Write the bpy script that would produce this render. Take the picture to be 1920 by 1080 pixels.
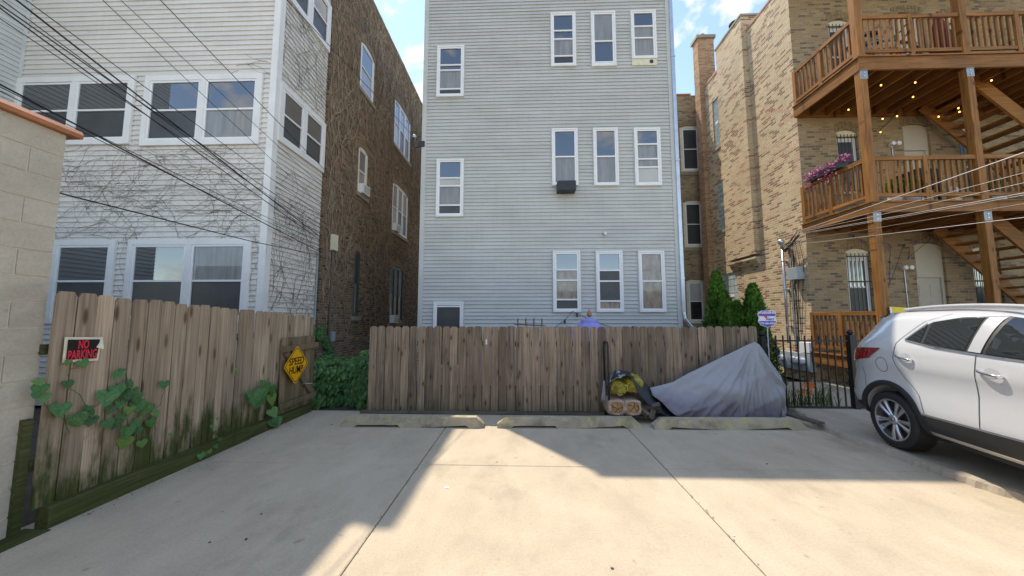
import bpy, bmesh, math, random
from mathutils import Vector, Matrix, noise
random.seed(7)
RND = random.Random(11)
scene = bpy.context.scene
for o in list(bpy.data.objects): bpy.data.objects.remove(o)
COL = scene.collection
rad = math.radians
# ---------------------------------------------------------------- camera, sky, sun, exposure
F, TH, PS, CH = 640.0, rad(4.95), rad(1.9), 1.65
fh = Vector((-math.sin(PS), math.cos(PS), 0)); rt = Vector((math.cos(PS), math.sin(PS), 0)); ZZ = Vector((0, 0, 1))
fw = fh * math.cos(TH) + ZZ * math.sin(TH); up = -fh * math.sin(TH) + ZZ * math.cos(TH); CAM = Vector((0, 0, CH))
cd = bpy.data.cameras.new('camera'); co = bpy.data.objects.new('camera', cd); COL.objects.link(co)
cd.sensor_width = 36; cd.lens = F / 1920 * 36; cd.clip_start = 0.05; cd.clip_end = 2000
co.matrix_world = Matrix.Translation(CAM) @ Matrix((rt, up, -fw)).transposed().to_4x4()
scene.camera = co
SUN_AZ, SUN_EL = 36.3, 61.6          # azimuth left of +Y
sdir = Vector((-math.sin(rad(SUN_AZ)) * math.cos(rad(SUN_EL)), math.cos(rad(SUN_AZ)) * math.cos(rad(SUN_EL)), math.sin(rad(SUN_EL))))
sl = bpy.data.lights.new('sun', 'SUN'); so = bpy.data.objects.new('sun', sl); COL.objects.link(so)
sl.energy = 2.0; sl.angle = rad(0.53); sl.color = (1.0, 0.96, 0.90)
so.rotation_euler = sdir.to_track_quat('Z', 'Y').to_euler(); so.location = sdir * 60
W = bpy.data.worlds.new('World'); scene.world = W; W.use_nodes = True
wn, wl = W.node_tree.nodes, W.node_tree.links
bg = wn['Background']; bg.inputs[1].default_value = 0.15
sky = wn.new('ShaderNodeTexSky'); sky.sky_type = 'NISHITA'; sky.sun_disc = False
sky.sun_elevation = rad(SUN_EL); sky.sun_rotation = rad(-SUN_AZ); sky.dust_density = 0.1; sky.air_density = 1.0; sky.ozone_density = 2.0; sky.altitude = 180
tc = wn.new('ShaderNodeTexCoord'); mp = wn.new('ShaderNodeMapping'); mp.inputs['Scale'].default_value = (1, 1, 1.6)
mp.inputs['Location'].default_value = (0.9, 3.3, 1.35)
n1 = wn.new('ShaderNodeTexNoise'); n1.inputs['Scale'].default_value = 7.5; n1.inputs['Detail'].default_value = 9; n1.inputs['Roughness'].default_value = 0.58
cr = wn.new('ShaderNodeValToRGB'); cr.color_ramp.elements[0].position = 0.53; cr.color_ramp.elements[1].position = 0.66
mx = wn.new('ShaderNodeMix'); mx.data_type = 'RGBA'; mx.inputs[7].default_value = (3.2, 3.25, 3.35, 1)
wl.new(tc.outputs['Generated'], mp.inputs[0]); wl.new(mp.outputs[0], n1.inputs['Vector']); wl.new(n1.outputs['Fac'], cr.inputs[0])
wl.new(cr.outputs[0], mx.inputs[0]); wl.new(sky.outputs[0], mx.inputs[6]); wl.new(mx.outputs[2], bg.inputs[0])
scene.view_settings.view_transform = 'Standard'; scene.view_settings.look = 'None'
scene.view_settings.exposure = 1.34; scene.view_settings.gamma = 1.0; scene.view_settings.use_white_balance = True; scene.view_settings.white_balance_temperature = 7450; scene.view_settings.white_balance_tint = 10; scene.view_settings.use_curve_mapping = False

def P(px, py, X=None, Y=None, Z=None):
    """photo pixel (1920x1080) -> point on the plane X=, Y= or Z="""
    d = fw * F + rt * (px - 960) + up * (540 - py)
    t = (X - CAM.x) / d.x if X is not None else (Y - CAM.y) / d.y if Y is not None else (Z - CAM.z) / d.z
    return CAM + d * t

# ---------------------------------------------------------------- mesh + object helpers
class MB:
    def __init__(s, T=None): s.v = []; s.f = []; s.T = T
    def pt(s, p):
        p = Vector(p); s.v.append(s.T(p) if s.T else p); return len(s.v) - 1
    def face(s, pts): s.f.append([s.pt(p) for p in pts]); return s
    def box(s, a, b):
        x0, y0, z0 = a; x1, y1, z1 = b
        i = [s.pt(p) for p in ((x0,y0,z0),(x1,y0,z0),(x1,y1,z0),(x0,y1,z0),(x0,y0,z1),(x1,y0,z1),(x1,y1,z1),(x0,y1,z1))]
        for q in ((3,2,1,0),(4,5,6,7),(0,1,5,4),(1,2,6,5),(2,3,7,6),(3,0,4,7)): s.f.append([i[k] for k in q])
        return s
    def bar(s, p, q, w, h, upv=(0,0,1)):
        p, q = Vector(p), Vector(q); d = (q - p).normalized(); u = Vector(upv)
        r = d.cross(u)
        if r.length < 1e-4: r = d.cross(Vector((0,1,0)))
        r.normalize(); u = r.cross(d)
        c = [(r*a*w/2 + u*b*h/2) for a, b in ((-1,-1),(1,-1),(1,1),(-1,1))]
        i = [s.pt(p + k) for k in c] + [s.pt(q + k) for k in c]
        for k in ((3,2,1,0),(4,5,6,7),(0,1,5,4),(1,2,6,5),(2,3,7,6),(3,0,4,7)): s.f.append([i[j] for j in k])
        return s
    def tube(s, pts, r, n=8, closed=False, caps=True):
        pts = [Vector(p) for p in pts]; m = len(pts); rings = []
        rr = r if isinstance(r, (list, tuple)) else [r] * m
        prev = None
        for k, p in enumerate(pts):
            a = pts[(k - 1) % m] if (k > 0 or closed) else p; b = pts[(k + 1) % m] if (k < m - 1 or closed) else p
            d = (b - a).normalized()
            if prev is None: u = d.orthogonal().normalized()
            else:
                u = prev - d * prev.dot(d)
                u = u.normalized() if u.length > 1e-6 else d.orthogonal().normalized()
            prev = u; w = d.cross(u)
            rings.append([s.pt(p + (u * math.cos(2*math.pi*j/n) + w * math.sin(2*math.pi*j/n)) * rr[k]) for j in range(n)])
        for k in range(m if closed else m - 1):
            A, B = rings[k], rings[(k + 1) % m]
            for j in range(n): s.f.append([A[j], A[(j+1) % n], B[(j+1) % n], B[j]])
        if caps and not closed: s.f.append(rings[0][::-1]); s.f.append(rings[-1])
        return s
    def prism(s, poly, d):
        """poly: list of 3-d points in order, d: extrusion vector"""
        d = Vector(d); n = len(poly)
        a = [s.pt(p) for p in poly]; b = [s.pt(Vector(p) + d) for p in poly]
        s.f.append(a[::-1]); s.f.append(b)
        for k in range(n): s.f.append([a[k], a[(k+1) % n], b[(k+1) % n], b[k]])
        return s
    def lathe(s, prof, c, n=16, axis=2, caps=True):
        """prof: (r, h) list, turned about an axis through c"""
        rings = []
        for r, h in prof:
            ring = []
            for j in range(n):
                a = 2*math.pi*j/n; p = [0, 0, 0]
                p[axis] = h; p[(axis+1) % 3] = r*math.cos(a); p[(axis+2) % 3] = r*math.sin(a)
                ring.append(s.pt(Vector(c) + Vector(p)))
            rings.append(ring)
        for A, B in zip(rings, rings[1:]):
            for j in range(n): s.f.append([A[j], A[(j+1) % n], B[(j+1) % n], B[j]])
        if caps: s.f.append(rings[0][::-1]); s.f.append(rings[-1])
        return s
    def mesh(s, name, off=None):
        me = bpy.data.meshes.new(name)
        o = Vector(off) if off else Vector()
        me.from_pydata([tuple(v - o) for v in s.v], [], s.f); me.validate()
        bm = bmesh.new(); bm.from_mesh(me); bmesh.ops.recalc_face_normals(bm, faces=bm.faces); bm.to_mesh(me); bm.free()
        return me
    def build(s, name, m, parent=None, smooth=False, bevel=0):
        off = root_loc(parent) if parent else None
        if parent is None and s.v:
            xs = [v.x for v in s.v]; ys = [v.y for v in s.v]; zs = [v.z for v in s.v]
            off = Vector(((min(xs)+max(xs))/2, (min(ys)+max(ys))/2, min(zs)))
        me = s.mesh(name, off); o = link(name, me, m, parent)
        if parent is None: o.location = off
        if smooth:
            for p in me.polygons: p.use_smooth = True
        if bevel:
            b = o.modifiers.new('bevel', 'BEVEL'); b.width = bevel; b.segments = 2; b.limit_method = 'ANGLE'
        return o
ROOT = {}
def root_loc(o):
    while o.parent: o = o.parent
    return Vector(ROOT.get(o.name, o.location))
def link(name, me, m, parent=None):
    o = bpy.data.objects.new(name, me); COL.objects.link(o)
    if m and me: 
        if not me.materials: me.materials.append(m)
    if parent: o.parent = parent
    return o
def inst(name, me, parent, loc, rot=(0,0,0), sc=(1,1,1)):
    o = bpy.data.objects.new(name, me); COL.objects.link(o); o.parent = parent
    o.location = Vector(loc) - root_loc(parent) if parent else loc
    o.rotation_euler = rot; o.scale = sc; return o
def tag(o, label, cat, group=None, kind=None):
    if label: o['label'] = label
    if cat: o['category'] = cat
    if group: o['group'] = group
    if kind: o['kind'] = kind
    return o
def thing(name, label, cat, loc, group=None):
    o = bpy.data.objects.new(name, None); COL.objects.link(o); o.location = loc; o.empty_display_size = 0.2
    ROOT[o.name] = tuple(loc)
    return tag(o, label, cat, group)
def struct(o): o['kind'] = 'structure'; return o
def text_mesh(s, size, bold=0.0, align='CENTER', extrude=0.0008, xs=1.0):
    c = bpy.data.curves.new('t', 'FONT'); c.body = s; c.size = size; c.align_x = align; c.align_y = 'CENTER'
    c.extrude = extrude; c.offset = bold; c.resolution_u = 3
    o = bpy.data.objects.new('t', c); COL.objects.link(o)
    dg = bpy.context.evaluated_depsgraph_get(); me = bpy.data.meshes.new_from_object(o.evaluated_get(dg))
    bpy.data.objects.remove(o); bpy.data.curves.remove(c)
    for v in me.vertices: v.co.x *= xs
    me.materials.clear()
    return me
def lettering(name, s, size, m, parent, origin, ux, uz, bold=0.0, xs=1.0, fit=None):
    """flat lettering whose x axis is ux and y axis is uz, centred on origin (world)"""
    me = text_mesh(s, size, bold, xs=xs)
    if fit:
        x0, x1 = min(v.co.x for v in me.vertices), max(v.co.x for v in me.vertices); y0, y1 = min(v.co.y for v in me.vertices), max(v.co.y for v in me.vertices)
        for v in me.vertices: v.co.x = (v.co.x-(x0+x1)/2)*fit[0]/(x1-x0); v.co.y = (v.co.y-(y0+y1)/2)*fit[1]/(y1-y0)
    ux, uz = Vector(ux).normalized(), Vector(uz).normalized(); n = ux.cross(uz)
    off = root_loc(parent)
    for v in me.vertices: v.co = Vector(origin) + ux * v.co.x + uz * v.co.y + n * v.co.z - off
    return link(name, me, m, parent)

# ---------------------------------------------------------------- materials
def newmat(name):
    m = bpy.data.materials.new(name); m.use_nodes = True
    return m, m.node_tree.nodes, m.node_tree.links, m.node_tree.nodes['Principled BSDF']
def mathn(N, L, op, a, b=None, c=None):
    n = N.new('ShaderNodeMath'); n.operation = op
    for k, x in enumerate((a, b, c)):
        if x is None: continue
        if isinstance(x, (int, float)): n.inputs[k].default_value = x
        else: L.new(x, n.inputs[k])
    return n.outputs[0]
def ramp(N, L, fac, stops, const=False):
    r = N.new('ShaderNodeValToRGB'); e = r.color_ramp.elements
    while len(e) < len(stops): e.new(0.5)
    for k, (p, c) in enumerate(stops): e[k].position = p; e[k].color = (c[0], c[1], c[2], 1) if not isinstance(c, (int, float)) else (c, c, c, 1)
    if const: r.color_ramp.interpolation = 'CONSTANT'
    L.new(fac, r.inputs[0]); return r.outputs[0]
def mixc(N, L, fac, a, b, mode='MIX'):
    n = N.new('ShaderNodeMix'); n.data_type = 'RGBA'; n.blend_type = mode
    for k, x in ((0, fac), (6, a), (7, b)):
        if isinstance(x, (int, float)): n.inputs[k].default_value = x
        elif isinstance(x, (tuple, list)): n.inputs[k].default_value = (x[0], x[1], x[2], 1)
        else: L.new(x, n.inputs[k])
    return n.outputs[2]
def noisen(N, L, vec, scale, detail=4, rough=0.55, dist=0.0):
    n = N.new('ShaderNodeTexNoise'); n.inputs['Scale'].default_value = scale; n.inputs['Detail'].default_value = detail
    n.inputs['Roughness'].default_value = rough; n.inputs['Distortion'].default_value = dist
    if vec is not None: L.new(vec, n.inputs['Vector'])
    return n.outputs['Fac']
def vmap(N, L, vec, sc=(1,1,1), loc=(0,0,0), rot=(0,0,0)):
    n = N.new('ShaderNodeMapping'); n.inputs['Scale'].default_value = sc; n.inputs['Location'].default_value = loc; n.inputs['Rotation'].default_value = rot
    L.new(vec, n.inputs[0]); return n.outputs[0]
def coords(N, L, rnd=True):
    """object coordinates, shifted per object so that copies do not repeat"""
    t = N.new('ShaderNodeTexCoord')
    if not rnd: return t.outputs['Object']
    oi = N.new('ShaderNodeObjectInfo'); a = N.new('ShaderNodeVectorMath'); a.operation = 'ADD'
    k = mathn(N, L, 'MULTIPLY', oi.outputs['Random'], 37.0); L.new(t.outputs['Object'], a.inputs[0]); L.new(k, a.inputs[1])
    return a.outputs[0]
def bumpn(N, L, h, strength, dist, B):
    b = N.new('ShaderNodeBump'); b.inputs['Strength'].default_value = strength; b.inputs['Distance'].default_value = dist
    L.new(h, b.inputs['Height']); L.new(b.outputs[0], B.inputs['Normal']); return b
def M(name, col, rough=0.6, var=0.15, scale=6.0, stretch=(1,1,1), bump=0.15, rand=0.0, metal=0.0, spec=0.5, fine=60.0, coat=0.0, ior=None, big=None):
    m, N, L, B = newmat(name)
    v = vmap(N, L, coords(N, L), stretch)
    f = noisen(N, L, v, scale, 6, 0.62)
    c = ramp(N, L, f, [(0.25, [x*(1-var) for x in col]), (0.75, [min(1, x*(1+var)) for x in col])])
    if rand:
        oi = N.new('ShaderNodeObjectInfo'); k = mathn(N, L, 'MULTIPLY_ADD', oi.outputs['Random'], 2*rand, 1 - rand)
        cc = N.new('ShaderNodeCombineColor')
        for q in range(3): L.new(k, cc.inputs[q])
        c = mixc(N, L, 1.0, c, cc.outputs[0], 'MULTIPLY')
    L.new(c, B.inputs['Base Color']); B.inputs['Roughness'].default_value = rough; B.inputs['Metallic'].default_value = metal
    B.inputs['Specular IOR Level'].default_value = spec; B.inputs['Coat Weight'].default_value = coat; B.inputs['Coat Roughness'].default_value = 0.03
    if ior: B.inputs['IOR'].default_value = ior
    if bump: bumpn(N, L, noisen(N, L, v, fine, 3), bump, 0.004, B)
    return m
def wood(name, dark, mid, light, moss=0.0, mossz=0.6, rand=0.25, rough=0.8, knots=True, axis=2, spec=0.25, grey=None):
    m, N, L, B = newmat(name)
    v = coords(N, L)
    st = [22, 22, 22]; st[axis] = 0.9
    g = noisen(N, L, vmap(N, L, v, st), 1.6, 5, 0.62, 0.6)
    st2 = [90, 90, 90]; st2[axis] = 1.6
    g2 = noisen(N, L, vmap(N, L, v, st2), 1.0, 2)
    c = ramp(N, L, g, [(0.28, dark), (0.5, mid), (0.75, light)])
    c = mixc(N, L, 0.35, c, ramp(N, L, g2, [(0.33, (0.30,)*3), (0.62, (1.12,)*3)]), 'MULTIPLY')
    big = noisen(N, L, v, 1.7, 3)
    c = mixc(N, L, 0.5, c, ramp(N, L, big, [(0.3, (0.55, 0.52, 0.5)), (0.6, (1.05, 1.02, 1.0))]), 'MULTIPLY')
    if knots:
        kv = [6.0, 6.0, 6.0]; kv[axis] = 2.4
        vo = N.new('ShaderNodeTexVoronoi'); vo.voronoi_dimensions = '2D'; vo.inputs['Scale'].default_value = 1.0
        sx = N.new('ShaderNodeSeparateXYZ'); L.new(vmap(N, L, v, kv), sx.inputs[0]); cx = N.new('ShaderNodeCombineXYZ')
        L.new(sx.outputs[1 if axis == 0 else 0], cx.inputs[0]); L.new(sx.outputs[axis], cx.inputs[1]); L.new(cx.outputs[0], vo.inputs['Vector'])
        sel = N.new('ShaderNodeSeparateColor'); L.new(vo.outputs['Color'], sel.inputs[0]); on = ramp(N, L, sel.outputs[0], [(0.45, 0.0), (0.55, 1.0)])
        k = mathn(N, L, 'MULTIPLY', on, ramp(N, L, vo.outputs['Distance'], [(0.045, 1.0), (0.085, 0.75), (0.13, 0.0)]))
        c = mixc(N, L, k, c, (dark[0]*0.32, dark[1]*0.27, dark[2]*0.24))
        k2 = mathn(N, L, 'MULTIPLY', on, ramp(N, L, vo.outputs['Distance'], [(0.10, 0.35), (0.26, 0.0)]))
        c = mixc(N, L, k2, c, (mid[0]*0.62, mid[1]*0.52, mid[2]*0.45))
    oi = N.new('ShaderNodeObjectInfo'); k = mathn(N, L, 'MULTIPLY_ADD', oi.outputs['Random'], 2*rand, 1 - rand)
    cc = N.new('ShaderNodeCombineColor')
    for q in range(3): L.new(k, cc.inputs[q])
    c = mixc(N, L, 1.0, c, cc.outputs[0], 'MULTIPLY')
    if moss:
        ge = N.new('ShaderNodeNewGeometry'); sp = N.new('ShaderNodeSeparateXYZ'); L.new(ge.outputs['Position'], sp.inputs[0])
        nz = noisen(N, L, vmap(N, L, ge.outputs['Position'], (5, 5, 1.2)), 1.6, 5, 0.65)
        hgt = mathn(N, L, 'MULTIPLY_ADD', nz, 2.4*mossz, -0.55*mossz)
        fac = mathn(N, L, 'SUBTRACT', hgt, sp.outputs[2]); fac = mathn(N, L, 'MULTIPLY_ADD', fac, 2.2, 0.25)
        fac = ramp(N, L, fac, [(0.0, 0.0), (1.0, moss)])
        c = mixc(N, L, fac, c, ramp(N, L, g, [(0.3, (0.022, 0.034, 0.008)), (0.7, (0.075, 0.095, 0.02))]))
    L.new(c, B.inputs['Base Color']); B.inputs['Roughness'].default_value = rough; B.inputs['Specular IOR Level'].default_value = spec
    bumpn(N, L, g2, 0.35, 0.004, B)
    return m
def brickmat(name, cols, mortar, mfac=0.012, bw=0.205, bh=0.067, patch=None):
    m, N, L, B = newmat(name)
    ge = N.new('ShaderNodeNewGeometry'); sp = N.new('ShaderNodeSeparateXYZ'); L.new(ge.outputs['Position'], sp.inputs[0])
    wob = noisen(N, L, ge.outputs['Position'], 3.0, 2)
    u = mathn(N, L, 'ADD', sp.outputs[0], sp.outputs[1]); z = mathn(N, L, 'MULTIPLY_ADD', wob, 0.018, sp.outputs[2])
    row = mathn(N, L, 'FLOOR', mathn(N, L, 'DIVIDE', z, bh))
    # common bond: half offset each row plus a little jitter
    wr = N.new('ShaderNodeTexWhiteNoise'); wr.noise_dimensions = '1D'; L.new(row, wr.inputs['W'])
    off = mathn(N, L, 'MULTIPLY_ADD', mathn(N, L, 'MODULO', row, 2.0), 0.5*bw, mathn(N, L, 'MULTIPLY', wr.outputs['Value'], 0.05))
    uu = mathn(N, L, 'DIVIDE', mathn(N, L, 'ADD', u, off), bw)
    colf = mathn(N, L, 'FLOOR', uu)
    cv = N.new('ShaderNodeCombineXYZ'); L.new(colf, cv.inputs[0]); L.new(row, cv.inputs[1])
    wn_ = N.new('ShaderNodeTexWhiteNoise'); wn_.noise_dimensions = '2D'; L.new(cv.outputs[0], wn_.inputs['Vector'])
    stops = []; t = 0
    for w, c in cols: stops.append((t, c)); t += w
    bc = ramp(N, L, wn_.outputs['Value'], stops, True)
    fine = noisen(N, L, ge.outputs['Position'], 28, 4, 0.65)
    bc = mixc(N, L, 0.55, bc, ramp(N, L, fine, [(0.3, (0.55,)*3), (0.7, (1.2,)*3)]), 'MULTIPLY')
    fu = mathn(N, L, 'FRACT', uu); fz = mathn(N, L, 'FRACT', mathn(N, L, 'DIVIDE', z, bh))
    eu = mathn(N, L, 'MULTIPLY', mathn(N, L, 'MINIMUM', fu, mathn(N, L, 'SUBTRACT', 1.0, fu)), bw)
    ez = mathn(N, L, 'MULTIPLY', mathn(N, L, 'MINIMUM', fz, mathn(N, L, 'SUBTRACT', 1.0, fz)), bh)
    e = mathn(N, L, 'MINIMUM', eu, ez)
    e = mathn(N, L, 'ADD', e, mathn(N, L, 'MULTIPLY_ADD', fine, 0.008, -0.004))
    mk = ramp(N, L, mathn(N, L, 'DIVIDE', e, mfac), [(0.35, 0.0), (0.75, 1.0)])
    mo = mixc(N, L, 0.5, mortar, ramp(N, L, fine, [(0.3, (0.6,)*3), (0.7, (1.1,)*3)]), 'MULTIPLY')
    c = mixc(N, L, mk, mo, bc)
    big = noisen(N, L, ge.outputs['Position'], 0.55, 4, 0.6)
    c = mixc(N, L, 0.35, c, ramp(N, L, big, [(0.3, (0.62, 0.60, 0.58)), (0.65, (1.08, 1.06, 1.03))]), 'MULTIPLY')
    if patch:
        pn = noisen(N, L, vmap(N, L, ge.outputs['Position'], (1, 1, 0.8), (3.1, 0, 1.7)), 0.8, 3)
        c = mixc(N, L, ramp(N, L, pn, [(0.56, 0.0), (0.64, 0.55)]), c, patch)
    L.new(c, B.inputs['Base Color']); B.inputs['Roughness'].default_value = 0.9; B.inputs['Specular IOR Level'].default_value = 0.2
    bumpn(N, L, mathn(N, L, 'MULTIPLY_ADD', mk, 0.8, mathn(N, L, 'MULTIPLY', fine, 0.4)), 0.8, 0.008, B)
    return m
def concrete(name, col, col2, paint=None, crack=True, rough=0.85):
    m, N, L, B = newmat(name)
    t = N.new('ShaderNodeNewGeometry'); v = t.outputs['Position']
    a = noisen(N, L, v, 0.9, 6, 0.62, 0.4); b = noisen(N, L, vmap(N, L, v, (1, 0.5, 1)), 3.5, 5, 0.6); f = noisen(N, L, v, 55, 3, 0.7)
    c = ramp(N, L, a, [(0.3, col2), (0.62, col)])
    c = mixc(N, L, 0.5, c, ramp(N, L, b, [(0.25, (0.72, 0.70, 0.68)), (0.6, (1.04, 1.03, 1.0))]), 'MULTIPLY')
    c = mixc(N, L, 0.45, c, ramp(N, L, f, [(0.25, (0.68,)*3), (0.6, (1.08,)*3)]), 'MULTIPLY')
    st_ = noisen(N, L, vmap(N, L, v, (1, 0.7, 1), (4.2, 1.3, 0)), 1.4, 7, 0.68)
    c = mixc(N, L, ramp(N, L, st_, [(0.56, 0.0), (0.66, 0.30)]), c, (col2[0]*0.55, col2[1]*0.53, col2[2]*0.52))
    sp = noisen(N, L, v, 7.5, 2, 0.5)
    c = mixc(N, L, ramp(N, L, sp, [(0.70, 0.0), (0.76, 0.35)]), c, (0.12, 0.10, 0.08))
    if paint:
        pn = noisen(N, L, vmap(N, L, v, (1, 1, 1.5)), 5.5, 6, 0.7)
        c = mixc(N, L, ramp(N, L, pn, [(0.50, 0.0), (0.60, 0.75)]), c, paint)
        dn = noisen(N, L, v, 2.6, 5, 0.7)
        c = mixc(N, L, ramp(N, L, dn, [(0.5, 0.0), (0.68, 0.6)]), c, (0.09, 0.08, 0.055))
    L.new(c, B.inputs['Base Color']); B.inputs['Roughness'].default_value = rough; B.inputs['Specular IOR Level'].default_value = 0.3
    bumpn(N, L, mathn(N, L, 'ADD', f, b), 0.25, 0.006, B)
    return m
def leafmat(name, col, trans=0.3, rand=0.35, rough=0.45):
    m, N, L, B = newmat(name)
    v = coords(N, L); ge = N.new('ShaderNodeNewGeometry')
    f = noisen(N, L, v, 9, 3)
    c = ramp(N, L, f, [(0.3, [x*0.6 for x in col]), (0.7, [x*1.35 for x in col])])
    oi = N.new('ShaderNodeObjectInfo'); rr_ = mathn(N, L, 'FRACT', mathn(N, L, 'ADD', ge.outputs['Random Per Island'], oi.outputs['Random']))
    c = mixc(N, L, ramp(N, L, rr_, [(0.80, 0.0), (1.0, 0.45)]), c, (col[0]*2.6, col[1]*1.15, col[2]*0.5))
    ri = mathn(N, L, 'MULTIPLY_ADD', rr_, 2*rand, 1 - rand)
    cc = N.new('ShaderNodeCombineColor')
    for q in range(3): L.new(ri, cc.inputs[q])
    c = mixc(N, L, 1.0, c, cc.outputs[0], 'MULTIPLY')
    L.new(c, B.inputs['Base Color']); B.inputs['Roughness'].default_value = rough; B.inputs['Specular IOR Level'].default_value = 0.4
    tr = N.new('ShaderNodeBsdfTranslucent'); L.new(c, tr.inputs[0]); ms = N.new('ShaderNodeMixShader'); ms.inputs[0].default_value = trans
    L.new(B.outputs[0], ms.inputs[1]); L.new(tr.outputs[0], ms.inputs[2]); L.new(ms.outputs[0], N['Material Output'].inputs[0])
    return m
def glow(name, col, st):
    m, N, L, B = newmat(name); B.inputs['Base Color'].default_value = (*col, 1); B.inputs['Emission Color'].default_value = (*col, 1); B.inputs['Emission Strength'].default_value = st
    return m
def siding(name, col):
    m, N, L, B = newmat(name)
    ge = N.new('ShaderNodeNewGeometry'); v = ge.outputs['Position']
    a = noisen(N, L, vmap(N, L, v, (0.7, 0.7, 1.6)), 1.0, 6, 0.65); b = noisen(N, L, vmap(N, L, v, (14, 14, 0.8)), 1.0, 3)
    c = mixc(N, L, 0.6, col, ramp(N, L, a, [(0.25, (0.76, 0.75, 0.73)), (0.6, (1.03, 1.03, 1.03))]), 'MULTIPLY')
    c = mixc(N, L, 0.18, c, ramp(N, L, b, [(0.3, (0.78, 0.77, 0.74)), (0.6, (1.0,)*3)]), 'MULTIPLY')
    oi = N.new('ShaderNodeObjectInfo'); k = mathn(N, L, 'MULTIPLY_ADD', oi.outputs['Random'], 0.07, 0.965)
    cc = N.new('ShaderNodeCombineColor')
    for q in range(3): L.new(k, cc.inputs[q])
    c = mixc(N, L, 1.0, c, cc.outputs[0], 'MULTIPLY')
    L.new(c, B.inputs['Base Color']); B.inputs['Roughness'].default_value = 0.5; B.inputs['Specular IOR Level'].default_value = 0.35
    bumpn(N, L, noisen(N, L, vmap(N, L, v, (1.2, 1.2, 6)), 1.5, 3), 0.25, 0.02, B)
    return m
m_conc = concrete('pad concrete', (0.56, 0.47, 0.35), (0.485, 0.405, 0.30))
m_conc2 = concrete('drive concrete', (0.48, 0.415, 0.325), (0.39, 0.335, 0.26))
m_stop = concrete('wheel stop concrete', (0.50, 0.44, 0.33), (0.36, 0.31, 0.23), paint=(0.55, 0.49, 0.24))
m_soil = M('soil', (0.07, 0.06, 0.045), 0.95, 0.3)
m_block = concrete('block', (0.55, 0.49, 0.40), (0.46, 0.41, 0.33), rough=0.95)
m_mortar = M('mortar', (0.66, 0.60, 0.50), 0.95, 0.12)
m_clay = M('clay tile', (0.42, 0.16, 0.07), 0.4, 0.2, 3)
m_white = siding('white siding', (0.72, 0.685, 0.64)); m_grey = siding('grey siding', (0.525, 0.525, 0.50)); m_wing = siding('wing siding', (0.60, 0.62, 0.61))
m_trim = M('white trim', (0.77, 0.755, 0.73), 0.45, 0.08, 3)
m_frame = M('vinyl frame', (0.80, 0.80, 0.80), 0.35, 0.04, 3)
def glassmat(name, col, rough=0.015, ior=2.6, var=0.3, scale=1.5):
    return M(name, col, rough, var, scale, bump=0, ior=ior, spec=0.5)
m_pane = glassmat('window glass', (0.022, 0.026, 0.03)); m_screen = M('insect screen', (0.055, 0.058, 0.06), 0.35, 0.3, 2, bump=0.0)
m_curt = M('curtain behind glass', (0.22, 0.22, 0.215), 0.5, 0.35, 2.0, (6, 6, 0.6), bump=0.1, coat=1.0)
m_shade = M('shade behind glass', (0.46, 0.44, 0.40), 0.5, 0.1, 2.0, bump=0.0, coat=1.0)
m_plast = M('plastic film pane', (0.26, 0.21, 0.17), 0.14, 0.5, 3.5, (3, 3, 1), bump=0.6, fine=9, coat=0.6)
m_gblock = M('glass block', (0.42, 0.50, 0.50), 0.12, 0.35, 9, bump=0.3, fine=20)
m_red = brickmat('old brown brick', [(0.3, (0.17, 0.11, 0.072)), (0.3, (0.24, 0.155, 0.098)), (0.18, (0.10, 0.07, 0.05)), (0.14, (0.32, 0.215, 0.13)), (0.08, (0.36, 0.17, 0.09))], (0.32, 0.275, 0.21))
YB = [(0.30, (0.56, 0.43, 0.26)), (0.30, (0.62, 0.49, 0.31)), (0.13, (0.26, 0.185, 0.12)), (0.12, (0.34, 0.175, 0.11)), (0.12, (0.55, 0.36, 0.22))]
m_yel_lit = brickmat('yellow common brick', YB, (0.70, 0.61, 0.46), patch=(0.50, 0.36, 0.24))  # paler copy of the brick, grazing sunlight on the side wall put into its colours
m_yelr = brickmat('yellow common brick rear', [(0.45, (0.38, 0.265, 0.145)), (0.28, (0.43, 0.31, 0.175)), (0.10, (0.20, 0.145, 0.10)), (0.17, (0.30, 0.21, 0.13))], (0.38, 0.32, 0.24))  # same brick without the painted sunlight, for rear and wing walls
m_orb = brickmat('orange brick', [(0.4, (0.44, 0.24, 0.13)), (0.35, (0.50, 0.30, 0.17)), (0.25, (0.34, 0.18, 0.10))], (0.46, 0.38, 0.28))
m_stone = concrete('limestone', (0.36, 0.31, 0.24), (0.25, 0.215, 0.17))
m_fence = wood('weathered fence', (0.125, 0.09, 0.06), (0.275, 0.205, 0.14), (0.41, 0.315, 0.225), moss=0.6, mossz=0.26, rand=0.34)
m_fenceL = wood('mossy fence', (0.24, 0.175, 0.12), (0.42, 0.32, 0.225), (0.54, 0.425, 0.31), moss=0.95, mossz=0.9, rand=0.24)
m_sillL = wood('mossy sill', (0.06, 0.065, 0.025), (0.10, 0.105, 0.04), (0.15, 0.14, 0.07), moss=0.65, mossz=0.8, axis=1, rand=0.1)
m_gatew = wood('gate wood', (0.15, 0.11, 0.065), (0.25, 0.185, 0.11), (0.32, 0.25, 0.155), moss=0.6, mossz=0.5)
m_rot = wood('base board', (0.10, 0.085, 0.065), (0.17, 0.14, 0.11), (0.22, 0.19, 0.15), axis=0)
CED = ((0.14, 0.056, 0.014), (0.295, 0.126, 0.031), (0.40, 0.182, 0.053))
m_cedz = wood('stained cedar upright', *CED, rand=0.14, rough=0.6); m_cedx = wood('stained cedar x', *CED, rand=0.14, rough=0.6, axis=0); m_cedy = wood('stained cedar y', *CED, rand=0.14, rough=0.6, axis=1)
m_zinc = M('dull zinc', (0.30, 0.32, 0.34), 0.55, 0.2, 9, metal=0.4)
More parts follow.
